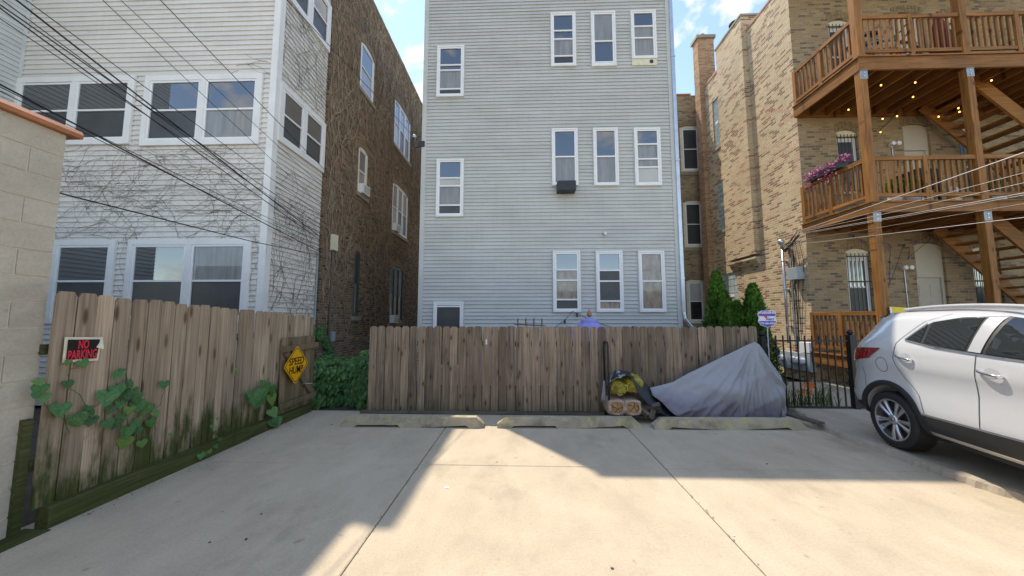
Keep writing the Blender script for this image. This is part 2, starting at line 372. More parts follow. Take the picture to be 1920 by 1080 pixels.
m_galv = M('galvanised', (0.50, 0.55, 0.61), 0.35, 0.15, 5, metal=0.75)
m_black = M('black iron', (0.012, 0.012, 0.014), 0.45, 0.3, 8)
m_rub = M('black rubber', (0.02, 0.02, 0.02), 0.7, 0.2, 9)
m_cable = M('black cable', (0.012, 0.012, 0.013), 0.5, 0.2); m_wire = M('bare wire', (0.26, 0.26, 0.265), 0.5, 0.1, metal=0.3)
m_twig = M('dry vine', (0.13, 0.10, 0.08), 0.9, 0.3, 5); m_twigb = M('brown creeper', (0.27, 0.205, 0.14), 0.95, 0.35, 5)
m_leaf = leafmat('bindweed leaf', (0.075, 0.20, 0.06)); m_ivy = leafmat('ivy', (0.075, 0.20, 0.055)); m_arb = leafmat('arborvitae', (0.075, 0.19, 0.03), 0.3, 0.5)
m_grass = leafmat('lily leaf', (0.07, 0.16, 0.03)); m_orange = M('orange petal', (0.85, 0.22, 0.015), 0.5, 0.2); m_purp = M('purple leaf', (0.33, 0.04, 0.16), 0.5, 0.5, 20)
m_yellow = M('sign yellow', (0.82, 0.40, 0.01), 0.4, 0.08, 3, bump=0.0); m_signblack = M('sign black', (0.012, 0.012, 0.012), 0.35, 0.2, bump=0); m_signred = M('sign red', (0.75, 0.03, 0.06), 0.4, 0.05, bump=0)
m_cream = M('sign cream', (0.70, 0.64, 0.48), 0.5, 0.15, 9, bump=0); m_signwhite = M('sign white', (0.75, 0.75, 0.77), 0.4, 0.04, bump=0); m_signblue = M('sign blue', (0.09, 0.07, 0.42), 0.4, 0.1, bump=0)
m_box = M('grey box paint', (0.30, 0.345, 0.37), 0.5, 0.1); m_dkbox = M('dark plastic', (0.02, 0.023, 0.03), 0.5, 0.2)
m_door = M('beige door paint', (0.52, 0.46, 0.36), 0.5, 0.06, 3)
# ================================================================ ground and paving
struct(MB().box((-150, -120, -0.30), (150, 180, -0.06)).build('ground', m_soil))
pad = thing('parking_pad', None, None, (0, 3, 0)); struct(pad)
JX = (-3.97, -1.18, 1.555, 4.9); 
def slab(x0, x1, y0, y1, sl0=0.0):
    g = 0.005; mb = MB(); e = 0.008
    a = [(x0+g, y0+g), (x1-g, y0+g), (x1-g, y1-g), (x0+g, y1-g)]; b = [(x0+g+e, y0+g+e), (x1-g-e, y0+g+e), (x1-g-e, y1-g-e), (x0+g+e, y1-g-e)]
    lo = [mb.pt((x, y, -0.09)) for x, y in a]; mi = [mb.pt((x, y, -0.006)) for x, y in a]; hi = [mb.pt((x, y, 0)) for x, y in b]
    mb.f.append(hi); 
    for A, B in ((lo, mi), (mi, hi)):
        for k in range(4): mb.f.append([A[k], A[(k+1) % 4], B[(k+1) % 4], B[k]])
    mb.build('concrete_slab', m_conc, pad)
for k in range(3):
    for y0, y1 in ((-2.5, 0.6), (0.6, 3.97), (3.97, 6.15)): slab(JX[k], JX[k+1], y0, y1)
# neighbour's raised drive with a worn curved edge
edge = [P(px, py, Z=0) for px, py in ((1478, 771), (1505, 783), (1530, 800), (1575, 822), (1640, 846), (1695, 866), (1750, 887), (1830, 914), (1920, 943), (2060, 985), (2400, 1085))]
edge = [(p.x, p.y) for p in edge] + [(4.6, -2.5)]
pts = []
for (a, b), (c, d) in zip(edge, edge[1:]):
    for t in range(8): pts.append((a + (c-a)*t/8 + RND.uniform(-.012, .012), b + (d-b)*t/8))
pts.append(edge[-1])
mb = MB(); lo = [mb.pt((x-.012, y, -0.02)) for x, y in pts]; hi = [mb.pt((x+.015, y, 0.065 + RND.uniform(-.008, .004))) for x, y in pts]; inn = [mb.pt((x+.07, y, 0.08)) for x, y in pts]
far = [mb.pt((14.0, y, 0.08)) for x, y in pts]
for A, B in ((lo, hi), (hi, inn), (inn, far)):
    for k in range(len(pts)-1): mb.f.append([A[k], A[k+1], B[k+1], B[k]])
mb.box((4.86, 6.16, -0.05), (14, 8.9, 0.055))
struct(mb.build('driveway', m_conc2))
struct(MB().box((-40, -7.5, -0.10), (40, -2.5, -0.015)).build('alley_pavement', m_conc2))

# ================================================================ wall helpers
def TY(Y): return lambda p: Vector((p[0], Y - p[1], p[2]))            # wall facing -Y, local (s=x, d=out, z)
def TXp(X): return lambda p: Vector((X + p[1], p[0], p[2]))           # wall facing +X, s=y
def TXm(X): return lambda p: Vector((X - p[1], p[0], p[2]))           # wall facing -X, s=y
def clapboards(T, s0, s1, z0, z1, e, m, par, joints=(1, 2)):
    """lapped courses, each of two or three boards butted at staggered joints"""
    rn = random.Random(int(abs(s0)*97) + int(e*1e4)); o = T((0, 0, 0)); mb = MB()
    q = [(0.001, 0), (0.025, 0.0), (0.026, 0.008), (0.002, e+0.006)]
    a = [mb.pt(T((0, d, z)) - o) for d, z in q]; b = [mb.pt(T((1, d, z)) - o) for d, z in q]
    mb.f += [a[::-1], b] + [[a[k], a[(k+1) % 4], b[(k+1) % 4], b[k]] for k in range(4)]
    me = mb.mesh('clapboard'); me.materials.append(m); alongx = abs((T((1, 0, 0)) - o).x) > .5
    for k in range(int(math.ceil((z1 - z0) / e))):
        L = s1 - s0; cuts = [s0] + sorted(s0 + L*(rn.uniform(.2, .8) if joints[1] < 3 else rn.random()) for _ in range(rn.randint(*joints) if L > 3 else 0)) + [s1]
        for c0, c1 in zip(cuts, cuts[1:]):
            n = c1 - c0 - .0015
            if n < .05: continue
            inst('clapboard', me, par, T((c0, rn.uniform(0, .0016), z0 + k*e + rn.uniform(-.0012, .0012))), (0, rn.uniform(-.0006, .0006) if alongx else 0, 0), (n, 1, 1) if alongx else (1, n, 1))
def ring(mb, s0, z0, s1, z1, w, d0, d1, wb=None):
    wb = wb or w
    mb.box((s0, d0, z0), (s0+w, d1, z1)); mb.box((s1-w, d0, z0), (s1, d1, z1))
    mb.box((s0+w, d0, z1-w), (s1-w, d1, z1)); mb.box((s0+w, d0, z0), (s1-w, d1, z0+wb))
def win(T, par, s0, z0, s1, z1, rows, casing=0.08, units=1, d=0.034, fr=0.035, mt=None, mf=None, cd=0.03, sill=0.0):
    """casing (child 'window') with sub-parts sash and pane; rows from the top: (share, material)"""
    mb = MB(T); ring(mb, s0, z0, s1, z1, casing, d - 0.016, d + cd)
    if sill: mb.box((s0-0.03, d-0.01, z0-sill), (s1+0.03, d+cd+0.035, z0+0.002))
    iw = (s1 - s0 - 2*casing - (units-1)*casing) / units
    for k in range(1, units): mb.box((s0 + casing + k*iw + (k-1)*casing, d-0.016, z0+casing), (s0 + k*(casing+iw) + casing, d+cd-0.002, z1-casing))
    w = mb.build('window', mt or m_trim, par)
    sb = MB(T); tot = sum(r[0] for r in rows)
    for k in range(units):
        a = s0 + casing + k*(iw + casing); b = a + iw; zt = z1 - casing; zb = z0 + casing
        ring(sb, a, zb, b, zt, fr, d-0.012, d+cd-0.012)
        z = zt; H = zt - zb
        for i, (sh, m) in enumerate(rows):
            zn = z - H*sh/tot
            mm = m[k % len(m)] if isinstance(m, (list, tuple)) else m
            dd = d - 0.004 * (i > 0)
            MB(T).face([(a+fr*.6, dd, zn), (b-fr*.6, dd, zn), (b-fr*.6, dd, z), (a+fr*.6, dd, z)]).build('pane', mm, w)
            if i < len(rows)-1: sb.box((a+fr, d-0.010, zn-0.018), (b-fr, d+cd-0.010, zn+0.018))
            z = zn
    sb.build('sash', mf or m_frame, w)
    return w
def wall_open(T, par, s0, s1, z0, z1, ops, m, depth=0.14, name='wall'):
    """wall face with real openings (s0,z0,s1,z1,rise): recessed jambs and segmental arches"""
    S = sorted({s0, s1, *[o[0] for o in ops], *[o[2] for o in ops]}); Zs = sorted({z0, z1, *[o[1] for o in ops], *[o[3] for o in ops]})
    mb = MB(T)
    for a, b in zip(S, S[1:]):
        for c, d in zip(Zs, Zs[1:]):
            ms, mz = (a+b)/2, (c+d)/2
            if any(o[0] < ms < o[2] and o[1] < mz < o[3] for o in ops): continue
            mb.face([(a, 0, c), (b, 0, c), (b, 0, d), (a, 0, d)])
    for a, c, b, d, r in ops:
        zs = d - r
        mb.face([(a, 0, c), (a, -depth, c), (a, -depth, zs), (a, 0, zs)]); mb.face([(b, 0, c), (b, -depth, c), (b, -depth, zs), (b, 0, zs)])
        mb.face([(a, 0, c), (b, 0, c), (b, -depth, c), (a, -depth, c)])
        N = 8 if r else 1
        arc = [(a + (b-a)*k/N, zs + r*(1 - (2*k/N-1)**2)) for k in range(N+1)] if r else [(a, d), (b, d)]
        for (x0, y0), (x1, y1) in zip(arc, arc[1:]):
            mb.face([(x0, 0, y0), (x1, 0, y1), (x1, -depth, y1), (x0, -depth, y0)])
            if r: mb.face([(x0, 0, y0), (x1, 0, y1), (x1, 0, d), (x0, 0, d)])
    o = mb.build(name, m, par)
    for a, c, b, d, r in ops:
        if not r: continue
        vb = MB(T); n = max(7, int((b-a)/0.075)); zs = d - r
        for rowk in range(2):
            for k in range(n):
                t0, t1 = (k+.1)/n, (k+.9)/n; xa, xb = a-.03+(b-a+.06)*t0, a-.03+(b-a+.06)*t1
                f = lambda t: zs + r*(1-(2*t-1)**2) + 0.012 + rowk*0.105
                fan = (2*(k+.5)/n-1)*0.02
                vb.prism([(xa, 0.001, f(t0)), (xb, 0.001, f(t1)), (xb+fan, 0.001, f(t1)+.095), (xa+fan, 0.001, f(t0)+.095)], (0, 0.008, 0))
        vb.build('brick_arch', m_voussoir, par)
    return o
m_dkgreen = M('dark green paint', (0.045, 0.055, 0.048), 0.5, 0.2)
m_voussoir = M('arch bricks', (0.26, 0.185, 0.11), 0.9, 0.5, 14, bump=0.4)
def pY(a, b, c, d, Y):  # px rect on a wall facing the camera -> s0,z0,s1,z1
    p, q = P(a, b, Y=Y), P(c, d, Y=Y); return p.x, q.z, q.x, p.z
def pX(xl, yt, yb, xr, X):  # left column top/bottom and right column on a receding wall
    p, q, r = P(xl, yt, X=X), P(xl, yb, X=X), P(xr, 300, X=X); return min(p.y, r.y), q.z, max(p.y, r.y), p.z

# ================================================================ white sided building (left)
WY, WX = 6.3, -4.94; WH = 10.9
wb = thing('white_house', 'white vinyl sided apartment building with paired windows and dead vines, behind the mossy fence', 'building', (-9, 8, 0))
MB().box((-18, WY, 0), (WX, 7.96, WH)).build('wall', m_white, wb)
wx = P(46, 100, Y=WY).x
MB().box((-18, 3.4, 0), (wx, WY-0.002, WH)).build('wing_wall', m_wing, wb)
MB().box((-18.2, 3.2, WH), (wx+0.15, WY+.02, WH+0.12)).build('wing_roof', m_stone, wb)
MB().box((-18.2, WY-0.03, WH+.002), (WX+0.03, 7.97, WH+0.1)).build('roof', m_stone, wb)
TF, TS, TW = TY(WY), TXp(WX), TXp(wx)
E_W = 0.104
clapboards(TF, wx, WX-0.0, 0.4, WH, E_W, m_white, wb, (1, 1))
clapboards(TS, WY, 7.95, 0.4, WH, E_W, m_white, wb)
clapboards(TW, 3.4, WY-.03, 0.4, WH, E_W, m_wing, wb)
mb = MB(); mb.box((WX-0.10, WY-0.036, 0.3), (WX+0.033, WY-0.001, WH)); mb.box((WX+0.001, WY-0.0005, 0.3), (WX+0.035, WY+0.10, WH)); mb.build('corner_board', m_trim, wb)
MB().box((wx, WY-0.06, 0.3), (wx+0.05, WY-0.018, WH)).build('corner_board', m_wing, wb)
g2, sc = m_pane, m_screen
for a, b, c, d, rows in ((38, 150, 247, 272, [(1, [m_pane, m_pane]), (1, [sc, sc])]), (279, 146, 488, 272, [(1, m_pane), (1, [sc, m_curt])])):
    s0, z0, s1, z1 = pY(a, b, c, d, WY); win(TF, wb, s0, z0, s1, z1, rows, casing=0.11, units=2, fr=0.042)
s0, z0, s1, z1 = pY(247, 450, 467, 580, WY); zb = z1 - 1.62
win(TF, wb, s0, zb, s1, z1, [(1, [m_pane, m_curt]), (1, [sc, sc])], casing=0.11, units=2, fr=0.042)
win(TF, wb, s0-0.25-(s1-s0), zb, s0-0.25, z1, [(1, m_pane), (1, sc)], casing=0.11, units=2, fr=0.042)
s0, z0, s1, z1 = pX(523, 152, 267, 604, WX)
win(TS, wb, s0, z0, s1, z1, [(1, m_pane), (1, sc)], casing=0.10, units=2, fr=0.045)
zt = P(614, 99, X=WX).z; win(TS, wb, s0, zt, s1, zt + (z1 - z0), [(1, m_pane), (1, sc)], casing=0.10, units=2, fr=0.045)
a0 = P(55, 154, Y=WY); a1 = P(142, 150, Y=WY); MB(TF).box((a0.x, 0.05, a0.z-0.06), (a1.x, 0.062, a0.z+0.03)).build('bare_board', m_rot, wb)
# conduit and small box on the corner
MB().tube([(WX+0.05, 7.88, 0.5), (WX+0.05, 7.88, 3.2)], 0.018).build('conduit', m_box, wb)

# ================================================================ brown brick building (left, creeper)
BX, BH = -4.88, 11.9
bb = thing('brown_brick_building', 'tall brown brick building with bare creeper and arched windows behind the white house', 'building', (-10, 14, 0))
MB().box((-18, 8.0, 0), (BX-0.16, 24, BH-0.05)).build('core_wall', m_red, bb)
TB = TXp(BX); ops = []
for q in ((678, 78, 167, 696), (741, 186, 272, 768), (673, 277, 362, 690), (737, 343, 433, 767), (665, 476, 593, 683), (732, 502, 606, 763)):
    s0, z0, s1, z1 = pX(*q, BX); ops.append((s0, z0, s1, z1 + 0.12, 0.12))
BOPS = list(ops)
wall_open(TB, bb, 7.99, 24, 0, BH, ops, m_red)
MB().face([(BX, 7.99, 0), (BX-.2, 7.99, 0), (BX-.2, 7.99, BH), (BX, 7.99, BH)]).build('wall_return', m_red, bb)
for k, (s0, z0, s1, z1, r) in enumerate(ops):
    tri = k % 2 == 1
    win(TB, bb, s0, z0, s1, z1-0.02, [(1, m_pane), (1, [m_curt, sc, sc])], casing=0.07, units=3 if tri else 1, d=-0.035, fr=0.04, mt=m_cream if k == 2 else m_dkgreen if k > 3 else m_trim, mf=m_dkgreen if k > 3 else None)
    MB(TB).box((s0-0.08, -0.1, z0-0.12), (s1+0.08, 0.05, z0+0.001)).build('window_sill', m_stone, bb)
    if k in (2, 3, 5):
        ac = MB(TB).box((s0+0.10, -0.03, z0+0.012), (s0+0.50, 0.15, z0+0.30)).build('air_conditioner', m_trim, bb)
        g = MB(TB)
        for j in range(6): g.box((s0+0.13, 0.151, z0+0.05+j*0.038), (s0+0.47, 0.156, z0+0.066+j*0.038))
        g.build('grille', m_box, ac)
cp = MB()
for k in range(54): cp.box((BX-0.16, 7.99 + k*0.297, BH), (BX+0.03, 7.99 + k*0.297 + 0.285, BH+0.055 + 0.012*(k % 2)))
cp.build('parapet_cap', m_stone, bb)
eb = MB().box((BX+.01, 8.32, 3.35), (BX+.12, 8.5, 3.75)).build('service_box', m_cream, bb)
MB().tube([(BX+.05, 8.40, 3.36), (BX+.05, 8.40, 0.4)], 0.03).build('downpipe', m_twig, bb)
MB().box((BX+.01, 8.44, 1.05), (BX+.10, 8.6, 1.3)).build('meter_box', m_box, bb)

# ================================================================ grey sided building (centre)
GY, GX0, GX1, GH = 8.5, -2.62, 3.85, 10.75
gb = thing('grey_house', 'tall grey vinyl sided apartment building with rows of narrow white windows', 'building', (0.6, 12, 0))
MB().box((GX0, GY, 0), (GX1, 22, GH)).build('wall', m_grey, gb)
MB().box((GX0-.05, GY-0.05, GH+.002), (GX1+.05, 22.1, GH+0.1)).build('roof', m_stone, gb)
TG = TY(GY); clapboards(TG, GX0, GX1, 0.2, GH, 0.0935, m_grey, gb, (1, 1))
mb = MB(); mb.box((GX0-0.02, GY-0.034, 0.1), (GX0+0.10, GY-0.001, GH)); mb.box((GX0-0.022, GY-0.0005, 0.1), (GX0-0.001, GY+0.1, GH)); mb.build('corner_board', m_grey, gb)
MB().box((GX1-0.09, GY-0.034, 0.1), (GX1+0.02, GY-0.001, GH)).build('corner_board', m_grey, gb)
R3 = [(1.15, m_pane), (0.5, m_pane), (1.0, m_curt), (0.4, sc)]
gw = [((1032, 27, 1080, 126), [(1, m_pane), (0.5, m_pane), (1, m_curt), (0.5, sc)]), ((1107, 25, 1155, 126), [(1.5, m_curt), (1.1, m_pane), (0.12, m_dkbox)]),
      ((1181, 23, 1231, 112), [(1, m_pane), (0.8, m_curt), (1.3, m_curt)]), ((821, 89, 870, 183), [(1.2, m_pane), (0.35, m_pane), (1.25, m_curt), (0.4, sc)]),
      ((1034, 243, 1084, 349), [(1.4, m_pane), (1.4, m_curt)]), ((1111, 242, 1160, 349), [(1.4, m_pane), (1.4, m_curt)]), ((1187, 242, 1240, 349), [(0.9, m_pane), (0.9, m_curt), (0.5, m_curt), (1.0, m_shade)]),
      ((820, 300, 869, 407), [(1.1, m_pane), (0.5, m_shade), (1.2, m_curt), (0.6, sc)]),
      ((1036, 471, 1089, 585), [(1.0, m_pane), (0.6, m_plast), (1.1, m_plast), (0.6, sc)]), ((1116, 471, 1169, 585), [(1.0, m_pane), (0.6, m_screen), (1.1, m_screen), (0.5, m_plast)]),
      ((1195, 471, 1248, 585), [(1.5, m_plast), (1.5, m_plast)]), ((814, 566, 868, 690), [(0.12, m_dkbox), (2.5, sc)])]
for q, rows in gw:
    s0, z0, s1, z1 = pY(*q, GY); w = win(TG, gb, s0, z0, s1, z1, rows, casing=0.045, fr=0.04, cd=0.034)
    mbw = MB(TG); ring(mbw, s0-0.022, z0-0.022, s1+0.022, z1+0.022, 0.024, 0.002, 0.030); mbw.build('trim_channel', m_grey, w)
s0, z0, s1, z1 = pY(1184, 112, 1231, 124, GY); pl = MB(TG).box((s0, 0.004, z0), (s1, 0.045, z1)).build('window_filler_panel', m_cream, gb)
MB(TG).lathe([(0.05, 0.0), (0.05, 0.012)], (s0*.22+s1*.78, 0.042, (z0+z1)/2), 14, 1).build('vent_hole', m_dkbox, pl)
s0, z0, s1, z1 = pY(1043, 347, 1077, 364, GY); ac = MB(TG).box((s0, 0.02, z0), (s1, 0.30, z1)).build('air_conditioner', m_dkbox, gb, bevel=0.01)
p = P(1133, 440, Y=GY); MB().tube([(p.x, GY, p.z+.02), (p.x, GY-0.09, p.z+.02), (p.x, GY-0.12, p.z-.005), (p.x, GY-0.12, p.z-0.05)], 0.035, 10).build('vent_elbow', m_signwhite, gb, smooth=True)
# downspout on the right corner
x = GX1 + 0.05; zb = P(1279, 590, Y=GY).z
ds = MB().bar((x, GY-0.03, GH), (x, GY-0.03, 1.75), 0.085, 0.065, (0, 1, 0)); 
ds.tube([(x, GY-0.03, 1.78), (x+.02, GY-0.04, 1.62), (x+0.16, GY-0.06, 1.42), (x+0.3, GY-0.06, 1.36)], 0.045, 8)
ds.build('downspout', m_galv, gb)
for z in (2.6, 5.6, 8.4): MB().box((x-0.055, GY-0.072, z), (x+0.055, GY-0.012, z+0.03)).build('downspout_strap', m_galv, gb)
p = P(785, 272, Y=GY); br = MB().box((GX0-0.10, GY-0.06, p.z-0.07), (GX0+0.06, GY-.031, p.z+0.08)).build('cable_bracket', m_dkbox, gb)
MB().tube([(GX0-.12, GY-0.08, p.z+0.10), (GX0-.16, GY-.1, p.z+0.2), (GX0-0.24, GY-.1, p.z+0.16), (GX0-.2, GY-.1, p.z-0.12), (GX0-.08, GY-.08, p.z-0.1)], 0.014, 6).build('cable_loop', m_cable, gb)
MB().lathe([(0.03, -.05), (0.06, -.03), (0.06, .03), (0.03, .05)], (GX0-.2, GY-0.1, p.z+0.17), 10).build('insulator', m_galv, gb)

# ================================================================ yellow brick building (right)
YX, YY, YH = 7.37, 9.0, 11.04
yb = thing('yellow_brick_building', 'yellow common brick apartment building with chimney and timber porches at its back', 'building', (11, 13, 0))
MB().box((YX+0.16, YY+0.16, 0), (19, 22, YH-0.06)).build('core_wall', m_yelr, yb)
TYS = TXm(YX); ops = []
for q in ((1335, 193, 285, 1352), (1342, 345, 437, 1362), (1353, 515, 600, 1369)):
    s0, z0, s1, z1 = pX(*q, YX); ops.append((s0, z0, s1, z1, 0))
wall_open(TYS, yb, YY, 13.35, 0, YH, ops, m_yel_lit, 0.10)
for s0, z0, s1, z1, r in ops:
    gbk = MB(TYS).box((s0, -0.09, z0), (s1, -0.075, z1)).build('glass_block_window', m_mortar, yb)
    nx, nz = 4, max(4, int((z1-z0)/((s1-s0)/4)))
    for i in range(nx):
        for j in range(nz):
            w, h = (s1-s0)/nx, (z1-z0)/nz
            if nz // 2 == j and i in (1, 2): continue
            MB(TYS).box((s0+i*w+.012, -0.085, z0+j*h+.012), (s0+(i+1)*w-.012, -0.035, z0+(j+1)*h-.012)).build('glass_block', m_gblock, gbk)
    MB(TYS).box((s0+(s1-s0)*.27, -0.07, (z0+z1)/2-.02), (s0+(s1-s0)*.73, -0.03, (z0+z1)/2+.09)).build('vent', m_trim, gbk)
    MB(TYS).box((s0-.1, -0.09, z0-0.11), (s1+.1, 0.04, z0)).build('window_sill', m_stone, yb)
MB().box((YX-0.02, YY-0.02, YH), (YX+0.35, 10.72, YH+0.06)).build('parapet_cap', m_clay, yb)
MB().box((YX-0.02, 12.2, YH-0.12), (YX+0.35, 13.3, YH-0.06)).build('parapet_cap', m_clay, yb)
zc = P(1412, 500, X=YX).z
cbm = MB(); cbm.box((YX-0.16, 10.74, zc+0.35), (YX+0.4, 12.2, YH+0.55)); 
for k in range(4): cbm.box((YX-0.04-0.032*k, 10.76, zc+0.07*k), (YX+0.001, 12.18, zc+0.07*(k+1)+.001))
cbm.build('chimney_breast', m_yel_lit, yb)
MB().box((YX-0.19, 10.70, YH+0.55), (YX+0.43, 12.24, YH+0.62)).build('parapet_cap', m_stone, yb)
p = P(1378, 46, X=YX+0.5); st = MB().lathe([(0.10, YH-.2), (0.10, p.z-0.06)], (YX+.5, p.y, 0), 12).build('flue_pipe', M('rusty pipe', (0.10, 0.03, 0.025), 0.7, 0.3), yb)
MB().lathe([(0.07, p.z-.06), (0.2, p.z-0.02), (0.2, p.z+.04), (0.08, p.z+0.10)], (YX+.5, p.y, 0), 12).build('flue_cap', m_rub, st)
cy0 = 13.35; cx0 = P(1319, 300, Y=cy0).x; cx1 = P(1338, 120, Y=cy0).x; cz = P(1322, 72, Y=cy0).z
ch = MB().box((cx0, cy0, 0), (cx1+.05, 13.75, cz)).build('chimney', m_orb, yb)
MB().box((cx0-.06, cy0-.06, cz), (cx1+.11, 13.81, cz+0.13)).build('chimney_cap', m_stone, ch)
MB().lathe([(0.12, cz+.13), (0.10, cz+0.32)], ((cx0+cx1)/2, 13.55, 0), 10).build('chimney_pot', m_clay, ch)
wy = 14.2; wz = P(1290, 179, Y=wy).z; ops = []
for q in ((1274, 240, 1317, 322), (1280, 380, 1323, 464), (1286, 528, 1326, 606)):
    s0, z0, s1, z1 = pY(*q, wy); ops.append((s0, z0, s1, z1+0.10, 0.1))
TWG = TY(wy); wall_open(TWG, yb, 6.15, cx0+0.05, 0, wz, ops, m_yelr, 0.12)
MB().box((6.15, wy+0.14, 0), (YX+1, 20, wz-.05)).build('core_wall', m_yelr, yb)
MB().box((6.12, wy-0.03, wz), (cx0+.04, wy+0.3, wz+0.07)).build('parapet_cap', m_clay, yb)
for k, (s0, z0, s1, z1, r) in enumerate(ops):
    win(TWG, yb, s0, z0, s1, z1-.02, [(1, m_shade if k == 2 else sc), (1, m_pane if k == 2 else sc)], casing=0.11, d=-0.05, fr=0.05, mt=m_cream)
    MB(TWG).box((s0-.08, -0.1, z0-0.14), (s1+.08, 0.05, z0+.001)).build('window_sill', m_stone, yb)
# rear wall behind the porches
TR = TY(YY); zf = [P(1520, 672, Y=YY).z, P(1510, 432, Y=YY).z + 0.10, P(1495, 222, Y=YY).z + 0.10]
ow, od = [], []
for q in ((1585, 466, 1642, 590), (1820, 463, 1888, 590), (1567, 243, 1618, 362), (1795, 240, 1850, 362), (1552, 36, 1603, 152), (1768, 30, 1822, 152)):
    s0, z0, s1, z1 = pY(*q, YY); ow.append((s0, z0, s1, z1, 0.08))
for q, f in (((1712, 455, 1784, 600), 0), ((1690, 232, 1757, 380), 1), ((1672, 24, 1741, 170), 2)):
    s0, z0, s1, z1 = pY(*q, YY); od.append((s0, zf[f]+.02, s1, z1, 0.08))
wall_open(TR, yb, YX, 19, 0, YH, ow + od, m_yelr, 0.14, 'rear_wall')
for k, (s0, z0, s1, z1, r) in enumerate(ow):
    w = win(TR, yb, s0, z0, s1, z1-.22, [(1.1, m_pane if k < 2 else sc), (1, sc)], casing=0.05, d=-0.10, fr=0.04)
    MB(TR).box((s0, -0.12, z1-.22), (s1, -0.05, z1)).build('header_panel', m_cream, w)
    bars = MB(TR); n = 6
    for j in range(n): bars.tube([(s0+(s1-s0)*(j+.5)/n, -0.03, z0+.03), (s0+(s1-s0)*(j+.5)/n, -0.03, z1-.12)], 0.008, 5)
    for zz in (z0+.08, (z0+z1)/2, z1-.2): bars.box((s0, -0.036, zz-.012), (s1, -0.024, zz+.012))
    bars.build('security_bars', m_black, w)
for s0, z0, s1, z1, r in od:
    dz = z0 + 2.03; fr = MB(TR); ring(fr, s0, z0, s1, z1-.01, 0.07, -0.13, -0.06, 0.02); fr.box((s0+.07, -0.12, dz), (s1-.07, -0.05, z1-.08))
    d = fr.build('door_frame', m_door, yb)
    lf = MB(TR).box((s0+.07, -0.125, z0+.02), (s1-.07, -0.095, dz-.002))
    w = (s1-s0-.14)
    for cx in (0.27, 0.73):
        for zz, hh in ((0.18, .5), (0.85, .55), (1.55, .3)): lf.box((s0+.07+w*cx-w*.16, -0.0955, z0+zz), (s0+.07+w*cx+w*.16, -0.088, z0+zz+hh))
    lf.build('door_leaf', m_door, d); MB(TR).lathe([(0.03, -.09), (0.03, -.04)], (s0+.15, 0, z0+1.0), 8, 1).build('door_knob', m_galv, d)
MB().box((YX-0.15, 7.1, YH-.25), (13.5, YY-.002, YH-.1)).build('porch_roof', m_trim, yb)
# garage across the alley behind the viewpoint (seen only in reflections)
ga = thing('alley_garage', 'low brick garage across the alley, mirrored in the window panes', 'garage', (-2, -9.5, 0))
MB().box((-16, -14, 0), (16, -8.5, 3.4)).build('wall', m_orb, ga)
for x in (-13, -8, -3, 2, 7, 12): MB().box((x-1.8, -8.5, 0.02), (x+1.8, -8.44, 2.5)).build('garage_door', m_trim, ga)
MB().box((-16.2, -14.2, 3.402), (16.2, -8.3, 3.6)).build('roof', m_stone, ga)
# ================================================================ fences
def board_mesh(w, h, t=0.017, ear=0.028, bow=0.0):
    mb = MB(); pl = [(-w/2, 0), (w/2, 0), (w/2, h-ear*1.25), (w/2-ear, h), (-w/2+ear, h), (-w/2, h-ear*1.25)]
    mb.prism([(x, 0, z) for x, z in pl], (0, t, 0)); return mb.mesh('board')
FY = 5.985
bf = thing('wooden_fence', 'brown weathered dog-eared picket fence behind the three wheel stops', 'fence', (0.6, FY, 0))
bms = [board_mesh(0.129 + 0.004*k, 1.44) for k in range(3)]
for me in bms: me.materials.append(m_fence)
xa, xb = P(690, 700, Y=FY).x, P(1423, 700, Y=FY+.06).x; n = 47
for k in range(n):
    x = xa + (xb - xa) * (k + .5) / n
    inst('board', bms[k % 3], bf, (x + RND.uniform(-.003, .003), FY + 0.05*k/n + RND.uniform(-.004, .004), 0.055 + RND.uniform(-.005, .005)), (RND.uniform(-.006, .006), RND.uniform(-.004, .004), RND.uniform(-.02, .02)), (1, 1, 1 + RND.uniform(-.006, .006)))
for z in (0.32, 1.15): MB().box((xa, FY+0.075, z), (xb, FY+0.115, z+0.085)).build('rail', m_rot, bf)
for k in range(4): x = xa + .06 + (xb-xa-.12)*k/3; MB().box((x-.045, FY+0.118, 0), (x+.045, FY+0.208, 1.42)).build('post', m_fence, bf)
MB().box((xa-.10, FY-0.035, -0.01), (P(985, 700, Y=FY).x, FY+0.003, 0.056)).build('base_board', m_rot, bf); MB().box((P(985, 700, Y=FY).x+.004, FY-0.028, -0.01), (xb, FY+0.003, 0.052)).build('base_board', m_rot, bf)
p = P(912, 641, Y=FY); MB().box((p.x-.012, FY-0.012, p.z-.045), (p.x+.012, FY-0.006, p.z+.045)).build('metal_tab', m_signwhite, bf)

